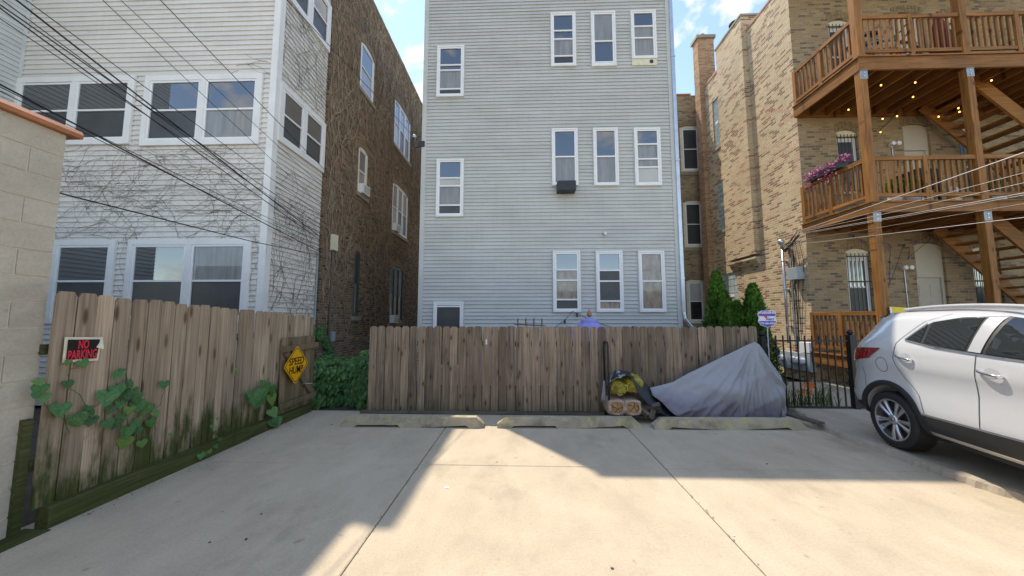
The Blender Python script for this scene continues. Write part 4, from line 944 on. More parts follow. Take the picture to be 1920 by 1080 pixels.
potted(1868, 345, .18, .5, 'grassy potted plant by the second post of the first deck')
gr = thing('barbecue_grill', 'covered dark barbecue grill standing on the first deck', 'grill', (9.0, 7.8, zt1))
MB().box((8.62, 7.6, zt1+.45), (9.25, 8.05, zt1+.62)).build('body', m_dkbox, gr)
MB().prism([(8.60, 7.58, zt1+.62), (9.27, 7.58, zt1+.62), (9.15, 7.58, zt1+.86), (8.74, 7.58, zt1+.88)], (0, .48, 0)).build('hood', m_rub, gr, bevel=.02)
for x in (8.66, 9.18): 
    for y in (7.63, 8.0): MB().box((x, y, zt1+.002), (x+.04, y+.04, zt1+.449)).build('leg', m_black, gr)
MB().box((8.40, 7.65, zt1+.56), (8.615, 8.0, zt1+.60)).build('side_shelf', m_black, gr)
sp_ = thing('detergent_jug', 'white jug with yellow and red wrapper on the first deck', 'jug', (9.22, 7.42, zt1))
MB().lathe([(.09, zt1+.002), (.10, zt1+.05), (.10, zt1+.28), (.05, zt1+.36), (.03, zt1+.40)], (9.22, 7.42, 0), 14).build('body', m_signwhite, sp_, smooth=True); MB().lathe([(.1015, zt1+.08), (.1015, zt1+.22)], (9.22, 7.42, 0), 14).build('wrapper', m_yellow, sp_)
# banner on the ground floor rail
by = DF - .02; A = [P(*q, Y=by) for q in ((1668, 575), (1790, 582), (1790, 640), (1676, 640))]
bn = MB(); N = 14; bn_f = []
for i in range(N+1):
    t = i/N; a, b = A[0].lerp(A[1], t), A[3].lerp(A[2], t); w = Vector((0, -.012*math.sin(t*19), 0)); bn_f.append((bn.pt(a+w), bn.pt(b+w*2)))
for i in range(N): bn.f.append([bn_f[i][0], bn_f[i+1][0], bn_f[i+1][1], bn_f[i][1]])
bo = bn.build('banner', M('yellow banner', (.80, .60, .03), .5, .08, 3, bump=0)); tag(bo, 'yellow and red vinyl banner tied to the ground floor porch rail behind the car', 'banner')
q0, q1, q2, q3 = [P(*q, Y=by-.02) for q in ((1711, 580), (1789, 584), (1789, 636), (1712, 636))]; MB().face([q0, q1, q2, q3]).build('red_panel', M('banner red', (.55, .04, .06), .5, .1, bump=0), bo)
q0, q1, q2, q3 = [P(*q, Y=by-.016) for q in ((1668, 576), (1672, 576), (1680, 640), (1675, 640))]; MB().face([q0, q1, q2, q3]).build('hem', m_signwhite, bo)
p = P(1690, 598, Y=by-.022); lettering('lettering', 'Thi', .16, m_signred, bo, p, (1, 0, 0), (0, 0, 1), .006)

# ================================================================ service mast, meters
ms = thing('service_mast', 'galvanised electric service mast with weatherhead on the yellow brick corner', 'mast', (YX-.1, 9.7, .9))
zt = P(1466, 458, X=YX-.1).z
MB().tube([(YX-.1, 9.7, .95), (YX-.1, 9.7, zt)], .032, 10).build('pipe', m_galv, ms, smooth=True)
MB().lathe([(.03, zt-.02), (.07, zt+.02), (.09, zt+.08), (.05, zt+.14), (.01, zt+.15)], (YX-.12, 9.7, 0), 12).build('weatherhead', m_galv, ms, smooth=True)
for z in (1.4, 2.4, 3.2): MB().box((YX-.14, 9.66, z), (YX-.001, 9.74, z+.03)).build('strap', m_galv, ms)
MB().tube([(YX-.04, 9.52, .95), (YX-.04, 9.52, 3.3)], .016, 8).build('conduit', m_box, ms); MB().tube([(YX-.03, 9.42, .95), (YX-.03, 9.42, 3.5)], .012, 6).build('cable', m_cable, ms)
rn = random.Random(3); mb = MB()
for k in range(9):
    a = Vector((YX-.14, 9.66, zt+.03)); b = Vector((YX-.12, 9.05 + rn.uniform(-.03, .12), zt + rn.uniform(-.05, .22))); m = (a+b)/2 + Vector((-rn.uniform(.02, .14), rn.uniform(-.1, .2), -rn.uniform(.1, .42)))
    mb.tube([a, a*.6+m*.4+Vector((-.05, 0, -.05)), m, m*.4+b*.6+Vector((-.04, 0, -.06)), b], .011, 5)
for k in range(4): y = 9.1+.12*k; mb.tube([(YX-.03, y+.1, zt), (YX-.03, y+rn.uniform(-.05, .05), zt-.6), (YX-.03, y+.12+rn.uniform(-.08, .08), zt-1.4), (YX-.03, y+.2, 1.2)], .006, 4)
mb.build('cable_tangle', m_cable, ms)
jb = MB().box((YX-.20, 9.12, P(1490, 525, X=YX-.1).z), (YX-.001, 9.48, P(1490, 502, X=YX-.1).z)).build('junction_box', m_box, bevel=.008); tag(jb, 'square grey junction box on the yellow brick wall beside the service mast', 'box')
z0, z1 = P(1480, 690, X=YX-.1).z, P(1480, 659, X=YX-.1).z
mp_ = thing('meter_panel', 'blue grey electric meter panel with round meters at the foot of the mast', 'meters', (YX, 9.5, z0))
MB().box((YX-.14, 8.98, z0), (YX-.001, 10.1, z1)).build('cabinet', m_box, mp_, bevel=.006)
for y in (9.2, 9.36, 9.52, 9.9): MB().lathe([(.085, 0), (.085, -.06), (.06, -.11), (.02, -.115)], (YX-.14, y, (z0+z1)/2+.03), 14, 0).build('meter', m_signwhite, mp_)
z2 = P(1500, 640, X=YX).z; wbx = MB().box((YX-.14, 8.98, z1+.02), (YX-.001, 9.3, z2)).build('white_utility_box', m_signwhite, bevel=.01); tag(wbx, 'small white utility box sitting above the blue grey meter panel', 'box')

# ================================================================ iron fence and what stands by it
IY = 6.25; gz0 = .056
fi = thing('iron_fence', 'low black iron picket fence with a gate post between board fence and car', 'fence', (5, IY, gz0))
def ip(px): return P(px, 700, Y=IY).x
zt_, zr, zl = P(1500, 629, Y=IY).z, P(1500, 639, Y=IY).z, P(1500, 763, Y=IY).z
pk = MB().box((-.009, -.009, 0), (.009, .009, zt_-zl)).mesh('picket'); pk.materials.append(m_black)
xa, xg = ip(1433), ip(1600); x = xa + .11
while x < 8.6:
    if abs(x - xg) > .06: inst('picket', pk, fi, (x, IY, zl))
    x += .1245
for z in (zr, zl): MB().box((xa, IY-.014, z-.014), (8.6, IY+.014, z+.014)).build('rail', m_black, fi)
for x, w, h in ((xa, .035, P(1433, 630, Y=IY).z), (xg, .045, P(1600, 628, Y=IY).z)):
    pt_ = MB().box((x-w, IY-w, gz0), (x+w, IY+w, h)).build('post', m_black, fi); MB().lathe([(.02, h), (.045, h+.02), (.05, h+.05), (.03, h+.085), (.005, h+.095)], (x, IY, 0), 10).build('finial', m_black, pt_)
MB().box((xg-.10, IY-.09, gz0), (xg+.10, IY+.09, gz0+.02)).build('base_plate', m_galv, fi)
MB().box((xg+.05, IY-.03, .55), (xg+.11, IY+.03, .72)).build('lock_box', m_rub, fi)
# alarm sign on a stake
ay = 6.14; c = P(1438.5, 597, Y=ay); al = thing('alarm_sign', 'white and blue shield shaped alarm warning sign on a thin stake by the iron fence', 'sign', (c.x, ay, .05))
def shield(k): return [(c.x + k*a*.163, c.z + k*b*.152) for a, b in ((-.55, .92), (-.2, .86), (0, 1), (.2, .86), (.55, .92), (1, .52), (.86, .1), (.97, -.35), (.72, -.78), (.3, -.92), (0, -1.05), (-.3, -.92), (-.72, -.78), (-.97, -.35), (-.86, .1), (-1, .52))]
MB().prism([(x, ay, z) for x, z in shield(1)], (0, .006, 0)).build('plate', m_signwhite, al)
t = shield(.95); MB().face([(x, ay-.0015, z) for x, z in (t[15], t[0], t[1], t[2], t[3], t[4], t[5], (t[5][0]-.02, t[5][1]-.035), (t[15][0]+.02, t[15][1]-.035))]).build('blue_top', m_signblue, al)
MB().face([(x, ay-.0015, z) for x, z in (t[13], t[12], t[11], t[10], t[9], t[8], t[7])]).build('blue_foot', m_signblue, al)
lettering('lettering', 'WARNING', .062, m_signwhite, al, (c.x, ay-.003, c.z+.098), (1, 0, 0), (0, 0, 1), .002)
lettering('lettering', 'Alert', .068, m_signblue, al, (c.x+.045, ay-.003, c.z-.012), (1, 0, 0), (0, 0, 1), .001)
lettering('lettering', 'Protective Services Inc', .024, m_signblue, al, (c.x, ay-.003, c.z-.05), (1, 0, 0), (0, 0, 1))
lettering('lettering', '773-585-8384', .044, m_signwhite, al, (c.x, ay-.003, c.z-.088), (1, 0, 0), (0, 0, 1), .0015)
MB().prism([(c.x+a*.012, ay-.0025, c.z+.03+b*.012) for a, b in ((-8, 2.2), (-4, 1.8), (-2, .6), (0, 2), (3, 2.4), (0, .2), (-1, -2), (-3, -1.8), (-4, 0))], (0, -.001, 0)).build('eagle_mark', m_signred, al)
p2 = P(1446, 690, Y=ay); MB().tube([(c.x, ay+.012, c.z-.1), (p2.x-.02, ay+.012, .05)], .010, 6).build('stake', m_galv, al)

def arborvitae(px, py, Y, r, label, n=7000):
    p = P(px, py, Y=Y); H = p.z; t = thing('arborvitae', label, 'tree', (p.x, Y, 0), 'arborvitae behind the picket fence'); MB().tube([(p.x, Y, 0), (p.x, Y, H*.9)], [.035, .008], 7).build('trunk', m_twig, t)
    mb = MB(); rn = random.Random(px)
    for k in range(n):
        h = rn.random()**.8; a = rn.uniform(0, 6.283); prof = (1-h)**.62*min(1, .55+h*3)
        lump = 1 + .38*noise.noise(Vector((math.cos(a)*2, math.sin(a)*2 + px, h*9)))
        rr = r*prof*lump*(rn.random()**.35); d = Vector((math.cos(a), math.sin(a), 0)); q = Vector((p.x, Y, .06+h*(H-.1))) + d*rr
        u = (d*rn.uniform(.25, .8) + ZZ + Vector((rn.uniform(-.3, .3), rn.uniform(-.3, .3), 0))).normalized(); w = u.cross(d).normalized(); s = rn.uniform(.045, .11)
        w = (w + d*rn.uniform(-.7, .7)).normalized()
        A_ = mb.pt(q - w*s*.1); B_ = mb.pt(q + u*s*.5 + w*s*.24); C_ = mb.pt(q + u*s); D_ = mb.pt(q + u*s*.5 - w*s*.24); mb.f.append([A_, B_, C_, D_])
    mb.build('crown', m_arb, t)
arborvitae(1342, 508, 7.35, .44, 'tallest clipped arborvitae, nearest the galvanised downspout'); arborvitae(1357, 546, 7.05, .37, 'arborvitae standing second from the downspout, shorter than its neighbour')
arborvitae(1381, 566, 7.0, .40, 'short rounded arborvitae between the two tall ones'); arborvitae(1411, 533, 6.85, .42, 'tall arborvitae standing beside the alarm sign', 8500)
sh = thing('shrub', 'small loose shrub at the foot of the downspout behind the fence', 'shrub', (4.2, 7.9, 0)); mb = MB(); rn = random.Random(4)
for k in range(700):
    d = Vector((rn.gauss(0, 1), rn.gauss(0, 1), rn.gauss(0, 1))).normalized()*rn.random()**.4; leaf_cloud(mb, Vector((4.28, 7.9, 1.25)) + Vector((d.x*.42, d.y*.3, d.z*.42)), (d.x, d.y-.6, d.z+.4), rn.uniform(.05, .09), rn)
mb.build('foliage', leafmat('grey green leaf', (.05, .10, .045)), sh)['kind'] = 'stuff'; MB().tube([(4.28, 7.9, 0), (4.28, 7.9, 1.1)], .02, 6).build('stem', m_twig, sh)
ly = thing('orange_daylily', 'clump of strappy leaves with orange daylily flowers behind the iron fence', 'flowers', (5.2, 6.55, .05)); mb = MB(); rn = random.Random(8)
for k in range(150):
    x, y = rn.uniform(4.55, 5.65), rn.uniform(6.4, 6.75); a = rn.uniform(0, 6.28); L = rn.uniform(.22, .42); d = Vector((math.cos(a), math.sin(a)*.6, 0)); w = Vector((-d.y, d.x, 0))*.009
    q = [Vector((x, y, .05)), Vector((x, y, .05)) + d*L*.25 + ZZ*L*.7, Vector((x, y, .05)) + d*L*.6 + ZZ*L*.85, Vector((x, y, .05)) + d*L + ZZ*L*.6]; ids = [(mb.pt(v-w*(1-.3*i)), mb.pt(v+w*(1-.3*i))) for i, v in enumerate(q)]
    for (a_, b_), (c_, d_) in zip(ids, ids[1:]): mb.f.append([a_, b_, d_, c_])
mb.build('leaves', m_grass, ly)['kind'] = 'stuff'
for px, py in ((1509, 722), (1517, 724), (1501, 736), (1516, 736), (1520, 722)):
    p = P(px, py, Y=6.5); MB().tube([(p.x-.02, 6.52, .08), (p.x, 6.5, p.z)], .004, 4).build('stalk', m_grass, ly); f = MB()
    for k in range(6):
        a = k*math.pi/3 + px; d = Vector((math.cos(a), -.35, math.sin(a))); w = Vector((-d.z, 0, d.x)).normalized(); f.face([p, p+d*.045+w*.018, p+d*.085, p+d*.045-w*.018])
    f.build('flower', m_orange, ly)
pl = MB().bar(P(1476, 776, Z=.10), P(1540, 794, Z=.10), .13, .032).build('loose_plank', m_rot); tag(pl, 'loose weathered plank lying on the slab beside the grey cover', 'plank')
# behind the picket fence
zq = P(1105, 600, Y=7.1); um = thing('patio_parasol', 'lavender parasol top with pale finial rising behind the picket fence', 'parasol', (zq.x, 7.1, 0))
MB().lathe([(.75, zq.z-.50), (.45, zq.z-.30), (.19, zq.z-.06), (.18, zq.z-.01), (.03, zq.z+.06)], (zq.x, 7.1, 0), 8).build('canopy', M('lavender cloth', (.30, .29, .66), .8, .1), um); MB().lathe([(.02, zq.z+.05), (.05, zq.z+.10), (.045, zq.z+.15), (.015, zq.z+.19), (.008, zq.z+.23)], (zq.x, 7.1, 0), 10).build('finial', m_clay, um); MB().tube([(zq.x, 7.1, 0), (zq.x, 7.1, zq.z)], .02, 8).build('pole', m_trim, um)
tr = thing('trellis', 'dark wooden lattice top just above the picket fence', 'trellis', (.3, 7.0, 0))
for px in (971, 986, 1001, 1016): p = P(px, 597, Y=7.0); MB().box((p.x-.012, 6.99, .02), (p.x+.012, 7.01, p.z)).build('upright', m_twig, tr)
p, q = P(964, 608, Y=7.0), P(1022, 611, Y=7.0); MB().bar((p.x, 6.978, p.z), (q.x, 6.978, q.z), .02, .022).build('crossbar', m_twig, tr)
bl = thing('patio_string_lights', 'black bulb string looped below the grey house windows', 'lights', (1.3, 8.3, 1.6))
A_ = [P(a, b, Y=8.4) for a, b in ((1040, 615), (1059, 600), (1074, 583), (1082, 588), (1122, 606), (1145, 613))]; MB().tube(A_, .006, 5).build('cable', m_cable, bl)
for px, py in ((1059, 601), (1082, 589), (1122, 606)): p = P(px, py, Y=8.4); MB().lathe([(.01, -.07), (.025, -.045), (.022, -.01), (.016, .03)], p, 8).build('bulb', m_dkbox, bl)

# ================================================================ overhead wires
def plane_z(p0, e, xy):
    """height at xy that keeps the wire in the sight line p0 -> e (two photo pixels)"""
    a = fw*F + rt*(p0[0]-960) + up*(540-p0[1]); b = e - CAM; n = a.cross(b); return CAM.z - (n.x*xy[0] + n.y*xy[1]) / n.z
def wire(p0, pe, end, xy, r, m, label, group, sag=.0):
    z = plane_z(p0, end, xy); A_ = Vector((xy[0], xy[1], z)); pts = []
    r *= .72
    for k in range(25): t = k/24; pts.append(A_.lerp(end, t) - ZZ*sag*4*t*(1-t))
    label = ('thick ' if r > .006 else 'thin ') + label
    o = MB().tube(pts, r, 5).build('overhead_wire', m, None); tag(o, label, 'wire', group); return z
LP = (-4.6, -6.5); zs = []
L_ = 'black overhead cable running from the alley pole to the brown brick corner'
for (a, b, c, d, r) in ((0, -8, 603, 452, .010), (34, 0, 602, 440, .007), (58, 0, 603, 446, .013), (77, 0, 606, 404, .007), (210, 0, 603, 386, .006), (243, 0, 607, 352, .006), (314, 0, 628, 338, .009), (0, 135, 604, 474, .012), (0, 148, 606, 465, .006), (0, 12, 604, 430, .006), (0, 140, 605, 457, .006), (20, 0, 604, 424, .009)):
    zs.append(wire((a, b), None, P(c, d, X=BX + .06), LP, r, m_cable, L_, 'cables to the brown brick building', .12))
zs.append(wire((538, 0), None, Vector((GX0-.2, GY-.1, P(785, 272, Y=GY).z+.17)), LP, .008, m_cable, 'single black cable running to the bracket on the grey house', None))
e_ = P(602, 479, X=BX+.06); tag(MB().tube([e_, e_.lerp(P(138, 369, X=-4.05), .5) - ZZ*.04, P(138, 369, X=-4.05), Vector((-4.05, 2.66, P(138, 369, X=-4.05).z))], .007, 5).build('overhead_wire', m_cable), 'black cable strung from the end of the block garage to the brick corner', 'wire')
RP = (7.7, -6.5); end = Vector((YX-.24, 9.02, P(1508, 436, X=YX).z)); L_ = 'bare grey overhead wire running from the alley to the service mast'; zr_ = []
for (a, b, r, dz, m) in ((1920, 276, .013, .0, m_wire), (1920, 314, .0055, .0, m_wire), (1920, 333, .0055, -.02, m_wire), (1920, 352, .007, -.05, m_wire), (1920, 356, .005, -.07, m_wire), (1920, 398, .0075, -.32, m_wire), (1920, 372, .003, -.22, m_wire)):
    zr_.append(wire((a, b), None, end + ZZ*dz, RP, r, m, L_, 'wires to the service mast', .10))
print('pole heights', [round(z, 1) for z in zs], [round(z, 1) for z in zr_])
for (x, y), zz, lab in ((LP, max(zs)+.5, 'wooden utility pole in the alley behind the block garage'), (RP, max(zr_)+.5, 'wooden utility pole in the alley beyond the parked car')):
    up_ = thing('utility_pole', lab, 'pole', (x, y, 0)); MB().tube([(x, y, 0), (x, y, zz)], [.16, .11], 10).build('shaft', m_rot, up_); MB().box((x-1, y-.06, zz-.5), (x+1, y+.06, zz-.38)).build('crossarm', m_rot, up_)
# ================================================================ parked car
W0 = P(1668, 787, X=4.45); W0.z = 0; phc = rad(9.5); cf = Vector((-math.sin(phc), -math.cos(phc), 0)); ci = Vector((math.cos(phc), -math.sin(phc), 0)); GZ = .08
HWID = .885
def CT(p): return W0 + cf*p[0] + ci*(HWID - p[1]) + ZZ*p[2]      # local: x ahead of the rear axle, y outward on the near side, z height
car = thing('parked_car', 'white compact suv parked on the raised drive beside the iron fence', 'car', tuple(CT((1.3, 0, GZ))))
m_paint = M('white car paint', (.64, .65, .66), .26, .015, 2, bump=0, coat=1.0, spec=.5, metal=.12); m_clad = M('black cladding', (.022, .023, .024), .55, .2, 20); m_cglass = glassmat('car glass', (.012, .015, .016), .02, 1.75)
m_chrome = M('chrome', (.75, .75, .76), .12, .03, bump=0, metal=1.0); m_alloy = M('alloy', (.56, .55, .56), .28, .06, bump=0, metal=.85); m_tail = M('tail lamp', (.30, .008, .015), .12, .3, 10, bump=0, coat=1); m_seam = M('seam', (.03, .03, .032), .7, .1, bump=0); m_greyp = M('roof rail grey', (.42, .43, .44), .4, .05, bump=0)
SL = [(.37, -.62, 3.30, .79), (.42, -.72, 3.40, .85), (.50, -.765, 3.45, .880), (.62, -.79, 3.46, .893), (.74, -.785, 3.45, .884), (.90, -.765, 3.44, .868), (1.0, -.755, 3.41, .873), (1.08, -.742, 3.25, .886), (1.13, -.735, 2.95, .886), (1.19, -.725, 2.25, .880), (1.26, -.70, 2.05, .872), (1.33, -.655, 1.93, .855), (1.44, -.585, 1.74, .806), (1.56, -.515, 1.54, .752), (1.65, -.46, 1.36, .705), (1.705, -.36, 1.18, .645), (1.745, -.16, .90, .54), (1.765, .08, .62, .38)]
def lerp_sl(z):
    for a, b in zip(SL, SL[1:]):
        if a[0] <= z <= b[0]: t = (z-a[0])/(b[0]-a[0]); return [a[k]+(b[k]-a[k])*t for k in range(4)]
    return list(SL[0] if z < SL[0][0] else SL[-1])
def outline(sl, half=False):
    z, xr, xf, w = sl; pts = []; rr, rf = min(.62, (xf-xr)*.3), min(.75, (xf-xr)*.35); wr = min(.30, w*.5); wf = min(.42, w*.6)
    for k in range(9): a = math.pi/2*k/8; pts.append((xr + rr*(1-math.sin(a)**.85) if False else xr + rr*(1-math.sin(a)), (w-wr) + wr*math.cos(math.pi/2-a) if False else (w - wr) + wr*(1-(1-math.cos(math.pi/2-a))**1.0)))
    rear = [(xr, 0), (xr+.004, (w-wr)*.5)] + [(xr + rr*(1-math.cos(math.pi/2*k/7))**1.15, (w-wr) + wr*math.sin(math.pi/2*k/7)) for k in range(8)]
    front = [(xf - rf*(1-math.cos(math.pi/2*k/7))**1.1, (w-wf) + wf*math.sin(math.pi/2*k/7)) for k in range(7, -1, -1)] + [(xf-.004, (w-wf)*.5), (xf, 0)]
    a, b = rear[-1][0], front[0][0]; mid = [(a+(b-a)*k/10, w) for k in range(1, 10)]
    return rear + mid + front
def side_y(x, z):
    sl = lerp_sl(z); o = outline(sl)
    for (a, ya), (b, yb_) in zip(o, o[1:]):
        if a <= x <= b and b > a: return ya + (yb_-ya)*(x-a)/(b-a)
    return sl[3]
bm = bmesh.new(); rings = []
import bisect
zl_ = []
for a, b in zip(SL, SL[1:]): zl_ += [a[0], (a[0]+b[0])/2]
zl_.append(SL[-1][0])
for z in zl_:
    o = outline(lerp_sl(z)); full = o + [(x, -y) for x, y in reversed(o[1:-1])]; rings.append([bm.verts.new((x, y, z)) for x, y in full])
n = len(rings[0])
for A, B in zip(rings, rings[1:]):
    for k in range(n): bm.faces.new([A[k], A[(k+1) % n], B[(k+1) % n], B[k]])
def capf(R, zc, flip):
    m = n//2
    for k in range(1, m): 
        q = [R[k], R[k+1] if k+1 <= m else R[m], R[n-k-1], R[n-k]] if k+1 < m else [R[k], R[m], R[n-k]]
        bm.faces.new(q if flip else q[::-1])
    q = [R[0], R[1], R[n-1]]; bm.faces.new(q if flip else q[::-1])
capf(rings[0], 0, True); capf(rings[-1], 0, False)
bmesh.ops.recalc_face_normals(bm, faces=bm.faces)
me = bpy.data.meshes.new('body'); bm.to_mesh(me); bm.free()
bo = bpy.data.objects.new('tmpbody', me); COL.objects.link(bo)
WR = .335; AXF = 2.555
cut = MB()
for xw in (0, AXF):
    for s in (-1, 1): cut.lathe([(.395, .58*s), (.395, 1.05*s)], (xw, 0, GZ+WR+.015), 40, 1)
cme = cut.mesh('cut'); cob = bpy.data.objects.new('cut', cme); COL.objects.link(cob)
md = bo.modifiers.new('b', 'BOOLEAN'); md.operation = 'DIFFERENCE'; md.object = cob; md.solver = 'EXACT'
dg = bpy.context.evaluated_depsgraph_get(); me2 = bpy.data.meshes.new_from_object(bo.evaluated_get(dg)); bpy.data.objects.remove(bo); bpy.data.objects.remove(cob)
off = root_loc(car)
for v in me2.vertices: v.co = CT(v.co) - off
for p in me2.polygons: p.use_smooth = True
me2.materials.clear(); me2.name = 'body'; body = link('body', me2, m_paint, car)
try: me2.set_sharp_from_angle(angle=rad(32))
except Exception: pass
def patch(name, poly, m, d=.004, nx=14, nz=6, par=None, sides=(1,), thick=0):
    """panel that follows the body side: poly is a quad-like outline ((x,z) lower edge list, upper edge list)"""
    lo, hi = poly
    def at(e, t):
        L = [0]
        for a, b in zip(e, e[1:]): L.append(L[-1] + math.hypot(b[0]-a[0], b[1]-a[1]))
        s = t*L[-1]
        for k in range(len(e)-1):
            if s <= L[k+1] + 1e-9: u = (s-L[k])/max(1e-9, L[k+1]-L[k]); return e[k][0]+(e[k+1][0]-e[k][0])*u, e[k][1]+(e[k+1][1]-e[k][1])*u
        return e[-1]
    r = None
    for s in sides:
        mb = MB(CT); g = []
        for i in range(nx+1):
            a, b = at(lo, i/nx), at(hi, i/nx); g.append([mb.pt((a[0]+(b[0]-a[0])*j/nz, s*(side_y(a[0]+(b[0]-a[0])*j/nz, a[1]+(b[1]-a[1])*j/nz)+d), a[1]+(b[1]-a[1])*j/nz)) for j in range(nz+1)])
        for i in range(nx):
            for j in range(nz): mb.f.append([g[i][j], g[i+1][j], g[i+1][j+1], g[i][j+1]])
        r = mb.build(name, m, par or car, smooth=True)
    return r
B2 = (1, -1)
# side glass (quarter, rear door, front door) on a dark surround with chrome below
patch('window_surround', ([(.24, 1.395), (.60, 1.335), (1.02, 1.305), (1.85, 1.255)], [(.24, 1.405), (.46, 1.60), (.75, 1.655), (1.05, 1.665), (1.30, 1.62), (1.85, 1.275)]), m_clad, .005, 40, 12, sides=B2)
patch('side_window', ([(.275, 1.405), (.43, 1.378)], [(.285, 1.412), (.43, 1.575)]), m_cglass, .010, 8, 10, sides=B2)
patch('side_window', ([(.47, 1.372), (.90, 1.33)], [(.47, 1.595), (.70, 1.637), (.93, 1.652)]), m_cglass, .010, 12, 10, sides=B2)
patch('side_window', ([(1.08, 1.315), (1.78, 1.275)], [(1.10, 1.655), (1.28, 1.615), (1.76, 1.29)]), m_cglass, .010, 16, 12, sides=B2)
patch('pillar', ([(.935, 1.325), (1.045, 1.316)], [(.955, 1.655), (1.065, 1.66)]), m_greyp, .014, 3, 10, sides=B2)
patch('belt_chrome', ([(.25, 1.378), (.60, 1.322), (1.02, 1.292), (1.85, 1.243)], [(.24, 1.396), (.60, 1.337), (1.02, 1.307), (1.85, 1.256)]), m_chrome, .010, 40, 1, sides=B2)
patch('window_chrome', ([(.25, 1.39), (.43, 1.575)], [(.235, 1.40), (.42, 1.59)]), m_chrome, .010, 10, 1, sides=B2)
# lower cladding with a chrome strip, arch trims
patch('sill_cladding', ([(.41, .425), (2.14, .425)], [(.44, .585), (2.10, .61)]), m_clad, .012, 20, 5, sides=B2)
patch('chrome_strip', ([(.43, .588), (2.10, .612)], [(.43, .604), (2.10, .628)]), m_chrome, .014, 20, 1, sides=B2)
patch('rear_cladding', ([(-.60, .40), (-.40, .40)], [(-.60, .52), (-.385, .56)]), m_clad, .008, 6, 4, sides=B2)
for s in B2:
    for xw in (0, AXF):
        mb = MB(CT); R0, R1 = .393, .452; g = []
        for k in range(33):
            a = rad(-22) + rad(224)*k/32; row = []
            for R, dd in ((R0, -.03), (R0, .016), ((R0+R1)/2, .018), (R1, .004)):
                x, z = xw + math.cos(a)*R, GZ+WR+.015 + math.sin(a)*R; row.append(mb.pt((x, s*(side_y(x, max(.38, z))+dd), max(.37, z))))
            g.append(row)
        for k in range(32):
            for j in range(3): mb.f.append([g[k][j], g[k+1][j], g[k+1][j+1], g[k][j+1]])
        mb.build('arch_trim', m_clad, car, smooth=True)
# door seams, fuel flap, handles
for e in ([(.99, .61), (.985, 1.0), (1.0, 1.30), (1.015, 1.66)], [(.455, .61), (.40, .80), (.22, .97), (.12, 1.15), (.14, 1.36), (.36, 1.60), (.6, 1.69)], [(-.30, .60), (-.36, .9), (-.40, 1.0)], [(2.02, .62), (2.0, 1.25)]):
    patch('door_seam', (e, [(x+.007, z) for x, z in e]), m_seam, .003, 24, 1, sides=B2)
cc = [(-.045 + .085*math.cos(a), 1.07 + .09*math.sin(a)) for a in [2*math.pi*k/24 for k in range(25)]]; patch('fuel_flap', (cc, [(-.045+(x+.045)*.94, 1.07+(z-1.07)*.94) for x, z in cc]), m_seam, .003, 24, 1)
for x, z in ((.18, 1.20), (1.03, 1.15)):
    for s in B2:
        cc = [(x+.10 + .065*math.cos(a), z-.008 + .045*math.sin(a)) for a in [2*math.pi*k/16 for k in range(17)]]; patch('handle_cup', (cc, [(x+.10, z-.008)]*2), m_greyp, .003, 16, 2, sides=(s,))
        h = MB(CT); h.tube([(x+.20*t, s*(side_y(x+.2*t, z)+.012+.028*math.sin(math.pi*t)**.5), z-.03*t) for t in [k/8 for k in range(9)]], .013, 7); h.build('door_handle', m_chrome, car, smooth=True)
# tail lamps, rear glass, spoiler, roof rails
def rear_pt(y, z, d=0.0):
    o = outline(lerp_sl(z)); y = abs(y)
    for (a, ya), (b, yb_) in zip(o, o[1:]):
        if ya <= y <= yb_ and yb_ > ya: return a + (b-a)*(y-ya)/(yb_-ya) - d
    return o[0][0] - d
for s in B2:
    mb = MB(CT); g = []
    for i in range(13):
        t = i/12; row = []
        for j in range(5):
            u = j/4; z = 1.02 + .05*t + (.20 + .02*t)*u*(1 - .35*t) + .06*t
            o = outline(lerp_sl(z)); idx = 4.2 + t*5.0 - .9*(1-u)*t; k = int(idx); f = idx-k; x = o[k][0]+(o[k+1][0]-o[k][0])*f; y = o[k][1]+(o[k+1][1]-o[k][1])*f
            row.append(mb.pt((x-.008, s*(y+.008), z)))
        g.append(row)
    for i in range(12):
        for j in range(4): mb.f.append([g[i][j], g[i+1][j], g[i+1][j+1], g[i][j+1]])
    mb.build('tail_lamp', m_tail, car, smooth=True)
mb = MB(CT); g = []
for i in range(13):
    y = -.60 + 1.2*i/12; g.append([mb.pt((rear_pt(y, z, .006), y*(1-.25*(z-1.3)), z)) for z in (1.30, 1.38, 1.46, 1.54, 1.60)])
for i in range(12):
    for j in range(4): mb.f.append([g[i][j], g[i+1][j], g[i+1][j+1], g[i][j+1]])
mb.build('rear_window', m_cglass, car, smooth=True)
mb = MB(CT); g = []
for i in range(13): y = -.60+1.2*i/12; e = .10*(abs(y)/.6)**3; g.append([mb.pt(q) for q in ((-.20, y, 1.715), (-.50+e, y, 1.665-.02*abs(y)), (-.485+e, y, 1.640-.02*abs(y)), (-.36, y, 1.63))])
for i in range(12):
    for j in range(4): mb.f.append([g[i][j], g[i+1][j], g[i+1][(j+1) % 4], g[i][(j+1) % 4]])
mb.build('spoiler', m_paint, car, smooth=True)
for s in B2:
    pts = [(-.02+1.45*t, s*(.60 - .02*t), (1.70 + .075*math.sin(math.pi*min(1, .12+t*.9))**.6)) for t in [k/14 for k in range(15)]]
    MB(CT).tube(pts, .021, 7).build('roof_rail', m_greyp, car, smooth=True)
